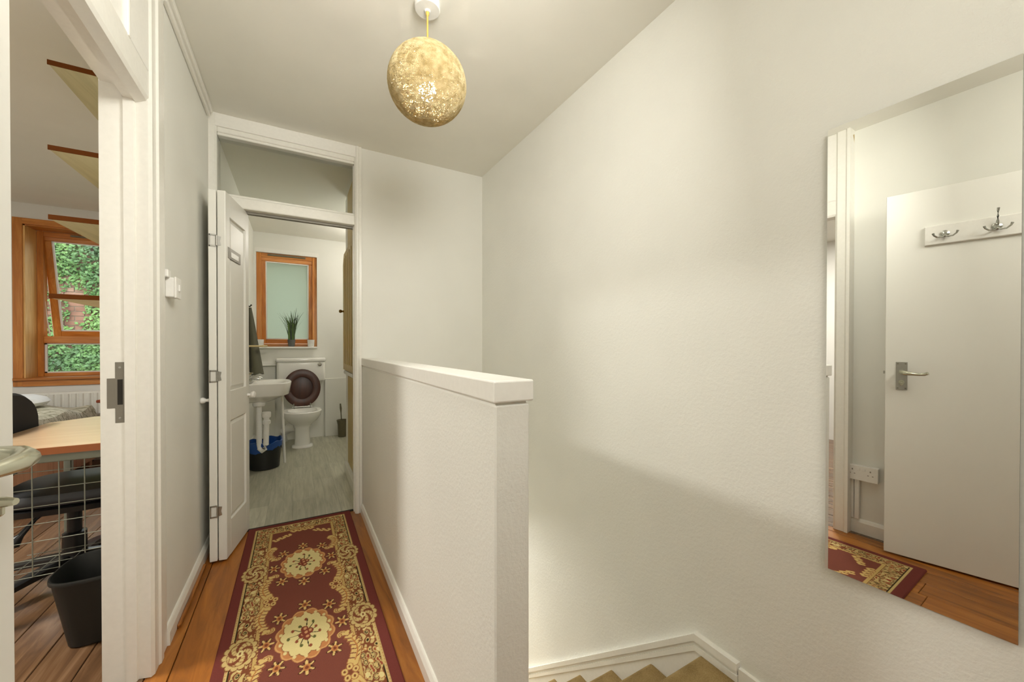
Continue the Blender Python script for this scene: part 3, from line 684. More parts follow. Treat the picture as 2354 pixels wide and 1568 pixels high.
# rug ----------------------------------------------------------
RX0, RX1, RY0, RY1 = -.262, .318, .575, 2.852
def build_rug():
    NX, NY = 250, 980
    w, l = RX1-RX0, RY1-RY0
    u = np.linspace(-w/2, w/2, NX); v = np.linspace(-l/2, l/2, NY)
    U, V = np.meshgrid(u, v); A = np.abs(U)
    C = lambda r, g, b: np.array(lin((r, g, b)))
    field, edge, beige, tan_, brown, dark, cream = C(116, 66, 54), C(108, 54, 48), C(190, 166, 110), C(170, 114, 68), C(118, 70, 46), C(44, 36, 24), C(206, 190, 134)
    img = np.empty((NY, NX, 3)); img[:] = field
    def paint(mask, c): img[mask] = c
    # distance to the edge
    D = np.minimum(w/2-A, (l/2-np.abs(V))*.95)
    rs = np.random.RandomState(5)
    def wav(fx, fy, n=26):
        f = np.zeros_like(U)
        for _ in range(n):
            a = rs.uniform(0, 2*PI); f += np.sin(2*PI*(np.cos(a)*A*fx + np.sin(a)*np.abs(V)*fy) + rs.uniform(0, 2*PI))
        return f/math.sqrt(n)
    scroll = wav(34, 24); scroll2 = wav(24, 17); fine = wav(60, 42)
    bord = (D > .053) & (D < .122)
    paint(bord, beige)
    paint(bord & (np.abs(scroll) < .34), brown); paint(bord & (scroll > 1.05), C(140, 70, 50)); paint(bord & (np.abs(scroll+.85) < .16), dark)
    paint(bord & (scroll2 > .95), cream); paint(bord & (np.abs(scroll2-.95) < .12), tan_); paint(bord & (fine > 1.7), dark)
    # stripes
    paint(D < .040, edge); paint((D >= .040) & (D < .053), beige)
    dash = (np.sin(V*2*PI/.016) > -.2)
    paint((D >= .0505) & (D < .0545) & (np.sin(V*9)+np.sin(U*25) > -.7), dark)
    paint((D >= .043) & (D < .046) & dash, tan_)
    paint((D >= .120) & (D < .134), C(186, 156, 96)); paint((D >= .131) & (D < .1345) & dash, brown); paint((D >= .118) & (D < .1205), brown)
    # --- drawing with capsules / discs
    def disc(cu, cv, ru, rv, c, extra=0):
        m = ((U-cu)/(ru+extra))**2 + ((V-cv)/(rv+extra))**2 < 1; paint(m, c)
    def stroke(pts, rad, c, extra=0):
        for (a, b, r) in zip(pts[:-1], pts[1:], rad):
            ax, ay = a; bx, by = b; dx, dy = bx-ax, by-ay; L2 = dx*dx+dy*dy+1e-12
            mu = (np.minimum(ax, bx)-.03, np.maximum(ax, bx)+.03); i0, i1 = np.searchsorted(v, [min(ay, by)-.03, max(ay, by)+.03])
            j0, j1 = np.searchsorted(u, mu); Us, Vs = U[i0:i1, j0:j1], V[i0:i1, j0:j1]
            if Us.size == 0: continue
            t = np.clip(((Us-ax)*dx+(Vs-ay)*dy)/L2, 0, 1); d = np.hypot(Us-ax-t*dx, Vs-ay-t*dy)
            sub = img[i0:i1, j0:j1]; sub[d < r+extra] = c
    meds = (-.57, 0, .57)
    # border rosettes
    for m in meds:
        for s in (-1, 1):
            cu = s*.213
            for k in range(14):
                a = 2*PI*k/14; disc(cu+.046*math.cos(a), m+.072*math.sin(a), .013, .018, brown)
            for k in range(14):
                a = 2*PI*k/14; disc(cu+.044*math.cos(a), m+.069*math.sin(a), .0105, .015, beige)
            disc(cu, m, .040, .064, brown)
            mk = ((U-cu)/.038)**2 + ((V-m)/.060)**2 < 1
            r_ = np.hypot((U-cu)/.038, (V-m)/.060); th = np.arctan2((V-m)/1.5, U-cu)
            paint(mk, beige); paint(mk & (np.sin(th*5+r_*7) > .25), brown); paint(mk & (np.abs(np.sin(th*4-r_*9)) < .22), C(120, 56, 44)); paint(mk & (r_ < .28), cream); paint(mk & (r_ < .12), brown)
    # medallions
    for m in meds:
        r_ = np.hypot(U/.100, (V-m)/.146); th = np.arctan2((V-m)/1.46, U)
        scal = .96 + .11*np.abs(np.sin(th*6))
        paint(r_ < scal, C(176, 118, 74)); paint((r_ < scal*.985) & (r_ > scal*.94), C(196, 150, 96))
        sc2 = .76 + .10*np.abs(np.cos(th*6+.3))
        paint((r_ < sc2+.025) & (r_ > sc2), brown); paint(r_ < sc2, cream)
        for k in range(14):
            a = 2*PI*k/14+.22; disc(.088*math.cos(a), m+.129*math.sin(a), .006, .009, cream)
        # centre flowers
        for k in range(11):
            a = 2*PI*k/11+.3; q = .040+.010*(k % 3); 
            stroke([(.010*math.cos(a), m+.015*math.sin(a)), (q*math.cos(a), m+q*1.4*math.sin(a))], [.0018], dark)
            disc(q*math.cos(a+.1), m+q*1.4*math.sin(a+.1), .0055, .009, C(92, 92, 52) if k % 2 else C(132, 72, 50))
        for k, (a, b) in enumerate([(-.012, -.008), (.014, .006), (-.004, .024), (.004, -.026), (.0, 0)]):
            disc(a, m+b, .0135, .018, C(120, 60, 46)); disc(a+.002, m+b+.003, .006, .008, C(190, 140, 96))
        # star flowers around
        for k in range(8):
            a = 2*PI*k/8 + PI/8*0; cu, cv = .132*math.cos(a), m+.200*math.sin(a)
            if k in (2, 6): cv = m + (.188 if k == 2 else -.188)
            for q in range(6):
                b = 2*PI*q/6+a; stroke([(cu, cv), (cu+.025*math.cos(b), cv+.034*math.sin(b))], [.0035], C(72, 44, 30), .0022)
            for q in range(6):
                b = 2*PI*q/6+a; stroke([(cu, cv), (cu+.024*math.cos(b), cv+.033*math.sin(b))], [.0035], C(206, 176, 112))
                stroke([(cu+.008*math.cos(b+.5), cv+.012*math.sin(b+.5)), (cu+.022*math.cos(b+.5), cv+.030*math.sin(b+.5))], [.0014], dark)
            disc(cu, cv, .012, .017, C(176, 118, 70)); disc(cu, cv, .006, .0085, C(120, 64, 44))
    # acanthus scrolls between medallions
    def leaf(cu, cv, su, sv, L_=.17):
        pts = []; rad = []
        for i in range(25):
            t = i/24
            pu = cu + su*(.004 + .022*math.sin(t*PI*1.15)); pv = cv + sv*(.035 + L_*t)
            pts.append((pu, pv)); rad.append(.0125*(1-.62*t)+.002)
        end = pts[-1]
        curl = [(end[0] - su*.012*(1-math.cos(q*.55)), end[1] + sv*.013*math.sin(q*.55)) for q in range(8)]
        lobes = []
        for i in range(2, 24, 3):
            t = i/24; p = pts[i]
            lobes.append([(p[0], p[1]), (p[0]+su*-.016*(1-.4*t), p[1]+sv*.010), (p[0]-su*.022*(1-.4*t), p[1]-sv*.002)])
            lobes.append([(p[0], p[1]), (p[0]+su*.011*(1-.4*t), p[1]+sv*.014)])
        for ex, c in ((.0028, C(150, 96, 60)), (0, C(200, 170, 108))):
            stroke(pts, rad, c, ex); stroke(curl, [.0055]*8, c, ex)
            for lb in lobes: stroke(lb, [.0062, .0045], c, ex)
        for i in range(3, 24, 3):
            t = i/24; p = pts[i]
            stroke([(p[0]-su*.004, p[1]+sv*.004), (p[0]-su*.024, p[1]+sv*.012)], [.0024], field)
            stroke([(p[0]+su*.006*(1-t), p[1]+sv*.006), (p[0]+su*.016, p[1]+sv*.016)], [.0018], C(120, 74, 50))
        stroke(pts[2:20], [.0022]*20, C(168, 110, 62))
        stroke(curl[1:], [.0015]*8, brown)
    for m in (-.855, -.285, .285, .855):
        for s in (-1, 1):
            if abs(m) < .5:
                leaf(s*.142, m, s, 1); leaf(s*.142, m, s, -1)
                for k in range(5):
                    a = 2*PI*k/5 + .3; disc(s*.132+.019*math.cos(a), m+.027*math.sin(a), .0125, .017, C(150, 96, 60))
                for k in range(5):
                    a = 2*PI*k/5 + .3; disc(s*.132+.019*math.cos(a), m+.027*math.sin(a), .010, .014, C(200, 170, 108)); disc(s*.132+.019*math.cos(a), m+.027*math.sin(a), .004, .006, brown)
                disc(s*.132, m, .006, .009, brown)
            else:
                sg = 1 if m > 0 else -1
                leaf(s*.140, m-sg*.02, s, -sg, .13)
    # garlands at both ends
    for sg in (-1, 1):
        for s in (-1, 1):
            for j in range(5):
                cu, cv = s*(.015+j*.030), sg*(.945 + .012*math.cos(j*1.3)+ .0)
                cv = sg*(.975-.018*j if j > 1 else .985)
                for ex, c in ((.0028, C(150, 96, 60)), (0, C(200, 170, 108))):
                    stroke([(cu-.014, cv+sg*.004), (cu, cv-sg*.014), (cu+.013, cv-sg*.004), (cu+.006, cv+sg*.010)], [.0065]*4, c, ex)
                disc(cu, cv, .004, .006, brown)
    # build mesh: top grid plus skirt
    Z = np.full_like(U, .0085); Z[D < .003] = .004; Z[D < .0005] = .0015
    co = np.stack([U + (RX0+RX1)/2*0, V, Z], -1).reshape(-1, 3)
    idx = np.arange(NX*NY).reshape(NY, NX)
    q = np.stack([idx[:-1, :-1], idx[:-1, 1:], idx[1:, 1:], idx[1:, :-1]], -1).reshape(-1, 4)
    me = bpy.data.meshes.new('runner_rug')
    me.vertices.add(len(co)); me.vertices.foreach_set('co', co.astype(np.float32).ravel())
    me.loops.add(q.size); me.loops.foreach_set('vertex_index', q.astype(np.int32).ravel())
    me.polygons.add(len(q)); me.polygons.foreach_set('loop_start', (np.arange(len(q))*4).astype(np.int32))
    me.update(calc_edges=True)
    at = me.color_attributes.new('print', 'FLOAT_COLOR', 'POINT')
    at.data.foreach_set('color', np.concatenate([img.reshape(-1, 3), np.ones((NX*NY, 1))], 1).astype(np.float32).ravel())
    me.materials.append(M['rug'])
    o = bpy.data.objects.new('runner_rug', me); COL.objects.link(o); o.location = ((RX0+RX1)/2, (RY0+RY1)/2, .0005)
    tag(o, 'long red-brown runner rug with beige floral medallions on the landing floor', 'rug')
build_rug()

# ================================================================ BATHROOM
# unseen ceiling lamp, globe set out of view to fill the bathroom with light
LX, LY = .84, 4.60
cl = thing('ceiling_lamp', (LX, LY, ZC), 'unseen white glass globe lamp hanging from the bathroom ceiling beyond the cupboard', 'lamp')
obj('lamp_base', LT([(.05, ZC), (.05, ZC-.02), (.012, ZC-.026), (.012, ZC-.16), (.03, ZC-.165), (.03, ZC-.19), (0, ZC-.19)], (LX, LY, 0), n=28), M['plastic'], cl, smooth=True)
obj('lamp_globe', LT([(.07*math.sin(PI*k/14), ZC-.245-.07*math.cos(PI*k/14)) for k in range(15)], (LX, LY, 0), n=32), M['led'], cl, smooth=True)

# toilet
TX = .055
to = thing('toilet', (TX, 5.05, 0), 'white toilet with dark brown seat raised, under the frosted window', 'toilet')
def oval(cx, cy, a, bf, bb, z, n=32, pw=2.2):
    out = []
    for k in range(n):
        t = 2*PI*k/n; c, s = math.cos(t), math.sin(t)
        x = math.copysign(abs(c)**(2/pw), c)*a; y = math.copysign(abs(s)**(2/pw), s)*(bb if s > 0 else bf)
        out.append((cx+x, cy+y, z))
    return out
bm = bmesh.new()
loft(bm, [oval(TX, 5.0, .108, .12, .13, .001), oval(TX, 5.0, .106, .118, .13, .014), oval(TX, 5.0, .082, .095, .12, .026), oval(TX, 5.0, .076, .09, .12, .12), oval(TX, 5.0, .078, .092, .13, .22),
          oval(TX, 5.0, .098, .115, .15, .255), oval(TX, 4.99, .15, .19, .17, .30), oval(TX, 4.98, .185, .235, .19, .355), oval(TX, 4.98, .196, .25, .20, .395), oval(TX, 4.98, .198, .252, .20, .412), oval(TX, 4.98, .190, .244, .19, .420),
          oval(TX, 4.98, .150, .200, .15, .418), oval(TX, 4.98, .140, .185, .14, .39), oval(TX, 4.98, .10, .13, .11, .28), oval(TX, 5.0, .04, .06, .05, .22)])
obj('toilet_bowl', bm, M['porcelain'], to, smooth=True)
bm = bmesh.new(); box(bm, -.205, .305, 5.225, 5.405, .715, .965, bev=.03, seg=4); ci = obj('cistern', bm, M['porcelain'], to, smooth=True)
bm = bmesh.new(); box(bm, -.212, .312, 5.215, 5.41, .955, 1.005, bev=.018, seg=3); obj('cistern_lid', bm, M['porcelain'], ci, smooth=True)
obj('flush_button', LT([(.022, 0), (.022, -.006), (.016, -.012), (0, -.013)], (.245, 5.2245, .925), n=18, axis='Y'), M['chrome'], ci, smooth=True)
# raised lid and seat ring, leaning back
def seat_ring(cz, a, b, inner, y, th, tilt, sol):
    bm = bmesh.new(); n = 40
    piv = Vector((TX, 5.12, .435)); R = Matrix.Translation(piv) @ Matrix.Rotation(math.radians(tilt), 4, 'X') @ Matrix.Translation(-piv)
    def ring(k_, yy, f):
        return [R @ Vector((TX + a*f*math.cos(2*PI*k/n), yy, cz + b*f*math.sin(2*PI*k/n))) for k in range(n)]
    if sol: loft(bm, [ring(0, y+.002, .97), ring(0, y+th*.3, 1), ring(0, y+th, .98)])
    else:
        rr = [ring(0, y+th, inner), ring(0, y+th, 1), ring(0, y+.004, 1), ring(0, y, .95), ring(0, y, inner+.05), ring(0, y+.004, inner)]
        loft(bm, rr+[rr[0]], caps=False); bmesh.ops.remove_doubles(bm, verts=bm.verts, dist=1e-5)
    return bm
ld = obj('toilet_lid', seat_ring(.655, .196, .222, 0, 5.135, .018, -5, True), M['seatwood'], to, smooth=True)
obj('toilet_seat', seat_ring(.655, .192, .218, .60, 5.108, .022, -5, False), M['seatwood'], to, smooth=True)
bm = bmesh.new(); tube(bm, [(TX-.10, 5.115, .437), (TX+.10, 5.115, .437)], .007, 10)
for s in (-1, 1): tube(bm, [(TX+s*.085, 5.115, .405), (TX+s*.085, 5.115, .44), (TX+s*.085, 5.118, .475)], .008, 8)
obj('seat_hinge', bm, M['chrome'], to)
bm = T([(TX+.02, 5.28, .72), (TX+.02, 5.28, .45), (TX+.02, 5.24, .37), (TX+.02, 5.14, .36)], .02, 12); obj('flush_pipe', bm, M['plastic'], to, smooth=True)
bm = T([(TX-.06, 5.12, .20), (TX-.13, 5.18, .19), (TX-.18, 5.24, .14), (TX-.2, 5.26, .03)], [.05, .052, .052, .052], 14); obj('soil_pipe', bm, M['plastic'], to, smooth=True)

# boxing panels at the foot of the window wall
struct(obj('trim_7', B(.31, .80, YF-.03, YF, .001, .735, bev=.003), M['wall']), 'white boxed panel right of the toilet cistern', 'trim')
struct(obj('trim_8', B(XL, -.215, YF-.10, YF, .915, .935, bev=.003), M['satin']), 'white ledge left of the toilet cistern', 'trim')
struct(obj('trim_9', B(XL, -.23, YF-.03, YF, .001, .93), M['wall']), 'white boxed panel left of the toilet cistern', 'trim')
struct(obj('baseboard_bathroom', skirting(XL, 2.93, YF-.03, .12, .014, 1), M['gloss']), 'white skirting board under the basin', 'skirting')

# basin
bs = thing('wash_basin', (-.25, 4.24, 0), 'white wall-hung basin with chrome taps on a thin leg', 'basin')
BY0, BY1, BX1 = 3.97, 4.49, -.045
def basin_ring(f, z, xin=0., cut=0):
    out = []
    cyy = (BY0+BY1)/2; hy = (BY1-BY0)/2*f; x_front = XL+.001 + (BX1-XL)*(.25+.75*f)
    n = 16
    out.append((XL+.001+xin, cyy-hy, z)); 
    for k in range(n+1):
        a = -PI/2 + PI*k/n
        xx = x_front - .15*f + .15*f*abs(math.cos(a))**.7
        out.append((xx - 0, cyy + hy*math.copysign(abs(math.sin(a))**.8, math.sin(a)), z))
    out.append((XL+.001+xin, cyy+hy, z))
    return out
bm = bmesh.new()
loft(bm, [basin_ring(.42, .635), basin_ring(.60, .655), basin_ring(.80, .685), basin_ring(.93, .70), basin_ring(.945, .705), basin_ring(.985, .775), basin_ring(1.0, .800), basin_ring(1.0, .808), basin_ring(.97, .815),
          basin_ring(.86, .812, .09), basin_ring(.80, .80, .10), basin_ring(.66, .72, .12), basin_ring(.4, .69, .14)])
obj('basin_bowl', bm, M['porcelain'], bs, smooth=True)
for y, hy in ((4.14, .0), (4.34, .0)):
    bm = bmesh.new(); x = XL+.055
    tube(bm, [(x, y, .812), (x, y, .87)], [.02, .016], 12); tube(bm, [(x, y, .852), (x+.03, y, .862), (x+.085, y, .850), (x+.095, y, .838)], [.012, .011, .010, .010], 10)
    tp = obj('basin_tap', bm, M['chrome'], bs, smooth=True)
    bm = bmesh.new(); tube(bm, [(x, y, .868), (x, y, .888)], .013, 10)
    for k in range(2):
        a = k*PI/2+.4; dx, dy = math.cos(a)*.028, math.sin(a)*.028; tube(bm, [(x-dx, y-dy, .890), (x+dx, y+dy, .890)], .007, 8)
    obj('tap_handle', bm, M['chrome'], tp, smooth=True)
bm = T([(-.30, 4.16, .64), (-.30, 4.16, .40), (-.30, 4.155, .25), (-.295, 4.15, .215), (-.275, 4.135, .195), (-.255, 4.12, .215), (-.245, 4.115, .25), (-.24, 4.11, .45), (-.24, 4.11, .52)], [.022]*9, 14)
wp = obj('waste_trap', bm, M['plastic'], bs, smooth=True)
bm = bmesh.new(); 
for z0_, z1_, r_ in ((.60, .645, .05), (.50, .55, .036), (.44, .475, .032)):
    lathe(bm, [(r_*.9, z0_), (r_, z0_+.01), (r_, z1_-.006), (r_*.85, z1_)], (-.30, 4.16, 0) if z0_ > .59 else (-.24, 4.11, 0), n=16)
obj('trap_nut', bm, M['plastic'], wp, smooth=True)
bm = T([(-.128, 4.36, .70), (-.104, 4.36, .002)], .011, 10); obj('basin_leg', bm, M['gloss'], bs)

# bathroom bin with blue liner
bb = thing('pedal_bin', (-.27, 4.285, 0), 'round black bathroom bin with blue liner under the basin', 'bin')
obj('bin_body', LT([(.112, .002), (.125, .01), (.14, .20), (.142, .245), (.136, .245), (.120, .02), (0, .02)], (-.27, 4.285, 0), n=36), M['binblack'], bb, smooth=True)
bm = bmesh.new(); n = 48; rngs = []
rr = random.Random(4)
for i, (r, z) in enumerate([(.120, .08), (.133, .235), (.139, .262), (.147, .258), (.150, .225), (.1475, .185)]):
    ring = []
    for k in range(n):
        a = 2*PI*k/n; w_ = .004*math.sin(a*7+i)+.003*rr.uniform(-1, 1)
        dz = (-.022*math.sin(a*3+1)-.012*math.sin(a*5)+.01*rr.uniform(-1, 1)) if i == 5 else (.010*math.sin(a*6)+.012*math.sin(a*2+.6) if i in (2, 3) else 0)
        ring.append((-.27+(r+w_*(i > 1)*.6)*math.cos(a), 4.285+(r+w_*(i > 1)*.6)*math.sin(a), z+dz))
    rngs.append(ring)
loft(bm, rngs, caps=False); bl_ = obj('bin_liner', bm, M['blue'], bb, smooth=True); bl_['label'] = 'crumpled blue plastic liner'

# toilet brush
tb = thing('toilet_brush', (.50, 5.28, 0), 'grey toilet brush in its holder in the corner by the cupboard', 'toilet brush')
obj('brush_holder', LT([(.046, .002), (.048, .01), (.054, .16), (.066, .215), (.060, .215), (.045, .17), (.04, .03), (0, .03)], (.50, 5.28, 0), n=24), M['steel'], tb, smooth=True)
obj('brush_handle', T([(.50, 5.28, .05), (.487, 5.28, .30), (.484, 5.28, .36), (.480, 5.28, .42)], [.006, .006, .012, .008], 10), M['steel'], tb, smooth=True)

# cupboard
cb = thing('bathroom_cupboard', (.6, 3.37, 0), 'tall pale yellow boarded cupboard just inside the bathroom door', 'cupboard')
CX = .392
obj('cupboard_body', B(CX+.006, .95, 2.925, 3.78, .0015, ZC-.002), M['satin'], cb)
bm = bmesh.new(); box(bm, CX, CX+.01, 3.64, 3.79, .0015, 2.47, bev=.003); obj('cupboard_stile', bm, M['satin'], cb)
bm = bmesh.new(); box(bm, CX, CX+.008, 2.93, 3.64, 1.96, 2.47, bev=.002); obj('cupboard_panel', bm, M['cupboard'], cb)
bm = P([(2.935, .935), (3.80, .935), (3.80, 1.88), (3.73, 1.965), (2.935, 1.965)], 'X', CX-.022, CX-.002)
ud = obj('cupboard_door', bm, M['cupboard'], cb)
for y in (3.08, 3.20, 3.32, 3.44, 3.56, 3.68):
    obj('door_bead', B(CX-.0255, CX-.0215, y-.009, y+.009, .99, 1.92, bev=.0015), M['cupboard'], ud)
knob(ud, (CX-.022, 3.72, 1.455), (-1, 0, 0), .015, M['brass'])
obj('cupboard_shelf_lip', B(CX-.018, CX+.01, 2.93, 3.80, .895, .925, bev=.004), M['satin'], cb)
obj('cupboard_door', B(CX-.002, CX+.008, 2.94, 3.63, .13, .885, bev=.002), M['cupboard'], cb)
obj('cupboard_plinth', P([(CX-.014, .0015), (CX+.01, .0015), (CX+.01, .10), (CX, .10), (CX-.014, .08)], 'Y', 2.93, 3.80), M['gloss'], cb)

# towel, hook and rail
tr = thing('towel_rail', (XL+.04, 4.45, 1.13), 'pale wooden towel rail on the bathroom wall above the basin', 'towel rail')
obj('rail_bar', T([(XL+.150, 4.45, 1.145), (XL+.150, 5.05, 1.145)], .011, 12), M['palewood'], tr)
for y in (4.48, 5.02): obj('rail_bracket', T([(XL+.001, y, 1.145), (XL+.150, y, 1.145)], .009, 10), M['palewood'], tr)
hk = tag(obj('towel_hook', T([(XL+.001, 4.78, 1.56), (XL+.02, 4.78, 1.555), (XL+.035, 4.78, 1.575)], [.012, .006, .008], 8), M['dark']), 'small dark towel hook on the bathroom wall above the towel', 'hook')
bm = bmesh.new(); rg = []
for i in range(15):
    t = i/14; z = 1.545 - t*.69; hw_ = .012 + .17*t**1.1; ring = []; n = 28
    for k in range(n):
        a = 2*PI*k/n; fold = .006*math.sin(a*9+t*2)*min(1, t*3)
        ring.append((XL+.022+.055*t + (.012+.045*t+fold)*math.sin(a), 4.78 + hw_*math.cos(a), z - .012*t*math.sin(a*2)))
    rg.append(ring)
loft(bm, rg); tag(obj('towel', bm, M['towel'], smooth=True), 'dark grey towel hanging in a point from the hook above the basin', 'towel')

# plant and cups on the window ledge
ZL = W2[2]
struct(obj('window_ledge', B(W2[0], W2[1], YF-.10, YF+.04, ZL-.018, ZL, bev=.003), M['satin']), 'white ledge of the bathroom window', 'ledge')
pt = thing('potted_grass', (-.055, YF-.03, ZL), 'small potted grass plant on the bathroom window ledge', 'plant')
obj('plant_pot', LT([(.030, ZL+.001), (.034, ZL+.01), (.042, ZL+.075), (.045, ZL+.085), (.040, ZL+.085), (.036, ZL+.07), (0, ZL+.07)], (-.055, YF-.03, 0), n=24), M['pot'], pt, smooth=True)
rr = random.Random(11)
for i in range(84):
    a = rr.uniform(0, 2*PI); h = rr.uniform(.16, .26) if i < 40 else rr.uniform(.27, .42); lean = rr.uniform(.01, .08) if i < 40 else rr.uniform(.02, .20)*(h/.40)
    bx, by = -.055+rr.uniform(-.03, .03), YF-.03+rr.uniform(-.022, .022); bm = bmesh.new(); w_ = rr.uniform(.004, .008); L_, R_ = [], []
    pr = (-math.sin(a), math.cos(a))
    for k in range(6):
        t = k/5; c = (bx+math.cos(a)*lean*t**1.8, min(by+math.sin(a)*lean*.5*t**1.8, YF+.024), ZL+.07+h*(t - .12*t**3*(lean > .08)))
        wt = w_*(1-t**2*.9)
        L_.append(bm.verts.new((c[0]-pr[0]*wt-.0003, c[1]-abs(pr[1])*wt*.3, c[2]))); R_.append(bm.verts.new((c[0]+pr[0]*wt+wt*.5, c[1]+abs(pr[1])*wt*.3, c[2])))
    for k in range(5): bm.faces.new((L_[k], R_[k], R_[k+1], L_[k+1]))
    obj('grass_blade', bm, M['leaf'] if i < 50 else M['leafdark'], pt)
for x, lb in ((-.375, 'white cup at the left end of the bathroom window ledge'), (.155, 'white cup at the right end of the bathroom window ledge')):
    c = obj('white_cup', LT([(.032, ZL+.001), (.036, ZL+.006), (.040, ZL+.082), (.042, ZL+.085), (.037, ZL+.085), (.033, ZL+.02), (0, ZL+.015)], (x, YF-.045, 0), n=24), M['porcelain'], smooth=True)
    tag(c, lb, 'cup', 'cups on the bathroom window ledge')

# ================================================================ BEDROOM
# shelves on the partition wall
shelf_z = [2.262, 1.930, 1.658, 1.348]
names_ = ['topmost of four pale wooden shelves seen through the bedroom doorway', 'second from top of four pale wooden shelves seen through the bedroom doorway', 'third from top of four pale wooden shelves, across the window head', 'lowest of four pale wooden shelves, across the window pane']
for z, lb in zip(shelf_z, names_):
    t = thing('wall_shelf', (-.70, 2.7, z), lb, 'shelf', 'shelves above the desk')
    obj('shelf_board', B(-.842, WTH, 2.20, 3.15, z-.018, z, bev=.001), M['ply'], t)
    e = obj('shelf_edge', B(-.846, WTH, 2.197, 2.2005, z-.0185, z+.0005), M['shelf_edge'], t); e['label'] = 'dark brown front edging'
    obj('shelf_bracket', P([(WTH, z-.0185), (-.70, z-.0185), (-.70, z-.024), (WTH-.012, z-.11), (WTH, z-.11)], 'Y', 3.0, 3.006), M['greymetal'], t)

# desk
dk = thing('desk', (-.85, 2.7, 0), 'wooden topped desk with grey metal frame under the wall shelves', 'desk')
DZ = .735
bm = P([(-1.15, 2.262), (-1.14, 2.25), (WTH-.005, 2.25), (WTH-.005, 3.12), (-1.02, 3.12), (-1.15, 2.98)], 'Z', DZ-.028, DZ)
obj('desktop', bm, M['desk'], dk)
obj('desk_edging', B(-1.14, WTH-.005, 2.2465, 2.2505, DZ-.0285, DZ-.0005), M['deskedge'], dk)
bm = bmesh.new(); box(bm, -1.12, WTH-.01, 2.265, 2.295, DZ-.064, DZ-.028, bev=.003); box(bm, -1.12, WTH-.01, 3.04, 3.07, DZ-.064, DZ-.028, bev=.003); box(bm, -1.12, -1.09, 2.295, 3.04, DZ-.064, DZ-.028)
obj('desk_frame', bm, M['greymetal'], dk)
for x, y in ((-1.12, 2.265), (-1.12, 3.04), (-.60, 3.04), (-.60, 2.265)):
    obj('desk_leg', B(x, x+.03, y, y+.03, .002, DZ-.064, bev=.003), M['greymetal'], dk)

# wire grid hung below the desk edge
wg = thing('wire_basket', (-.85, 2.3, .20), 'grey wire grid basket hung under the desk front edge', 'wire basket')
gx0, gx1, gy, gz0, gz1 = -1.06, -.60, 2.318, .20, .704
bm = bmesh.new(); 
x = -.640
while x > gx0: tube(bm, [(x, gy, gz0), (x, gy, gz1)], .0022, 5); x -= .0757
z = gz1-.006; 
while z > gz0-.01: tube(bm, [(gx0, gy+.003, z), (gx1, gy+.003, z)], .0018, 5); z -= .0715
obj('grid_front', bm, M['wire'], wg)
bm = bmesh.new(); y = gy+.05
x = -.640
while x > gx0: tube(bm, [(x, gy, gz0), (x, gy+.24, gz0)], .0015, 5); x -= .0757
while y < gy+.25: tube(bm, [(gx0, y, gz0), (gx1, y, gz0)], .0015, 5); y += .066
obj('grid_floor', bm, M['greymetal'], wg)
bm = bmesh.new()
for x in (gx0+.05, gx1-.03): tube(bm, [(x, gy, gz1-.01), (x, gy-.012, gz1-.003), (x, gy-.024, gz1-.012)], .002, 5)
obj('basket_hook', bm, M['wire'], wg)['kind'] = 'stuff'

# office chair
oc = thing('office_chair', (-.95, 2.70, 0), 'black swivel office chair tucked under the desk', 'chair')
CXo, CYo = -.95, 2.68
bm = bmesh.new(); sr = lambda f, z: oval(CXo+.03, CYo, .245*f, .235*f, .235*f, z, 36, 3.2)
loft(bm, [sr(.86, .425), sr(.97, .438), sr(1, .455), sr(1, .468), sr(.95, .487), sr(.6, .494)]); obj('seat_cushion', bm, M['leather'], oc, smooth=True)
bm = bmesh.new(); loft(bm, [sr(.7, .39), sr(.98, .40), sr(1, .425), sr(.86, .43)]); obj('seat_pan', bm, M['black'], oc, smooth=True)
def back_ring(x, f): 
    n = 36; out = []
    for k in range(n):
        a = 2*PI*k/n; c, s = math.cos(a), math.sin(a); pw = 3.4
        out.append((x + .03*abs(c)**2*f, CYo+.015+math.copysign(abs(c)**(2/pw), c)*.225*f, .715+math.copysign(abs(s)**(2/pw), s)*.205*f))
    return out
bm = bmesh.new(); loft(bm, [back_ring(-1.235, .7), back_ring(-1.235, .93), back_ring(-1.22, 1), back_ring(-1.20, 1), back_ring(-1.185, .94), back_ring(-1.18, .7)]); obj('backrest', bm, M['fabricblack'], oc, smooth=True)
obj('back_support', T([(-1.225, CYo, .66), (-1.235, CYo, .47), (-1.20, CYo, .39), (-1.05, CYo, .385)], .022, 10), M['black'], oc, smooth=True)
obj('gas_column', T([(CXo, CYo, .39), (CXo, CYo, .24), (CXo, CYo, .235), (CXo, CYo, .08)], [.026, .026, .042, .045], 18), M['black'], oc, smooth=True)
obj('seat_lever', T([(CXo-.06, CYo-.05, .385), (CXo-.10, CYo-.08, .345), (CXo-.135, CYo-.10, .29), (CXo-.155, CYo-.11, .262), (CXo-.175, CYo-.12, .245)], [.008, .008, .012, .028, .010], 10), M['black'], oc, smooth=True)
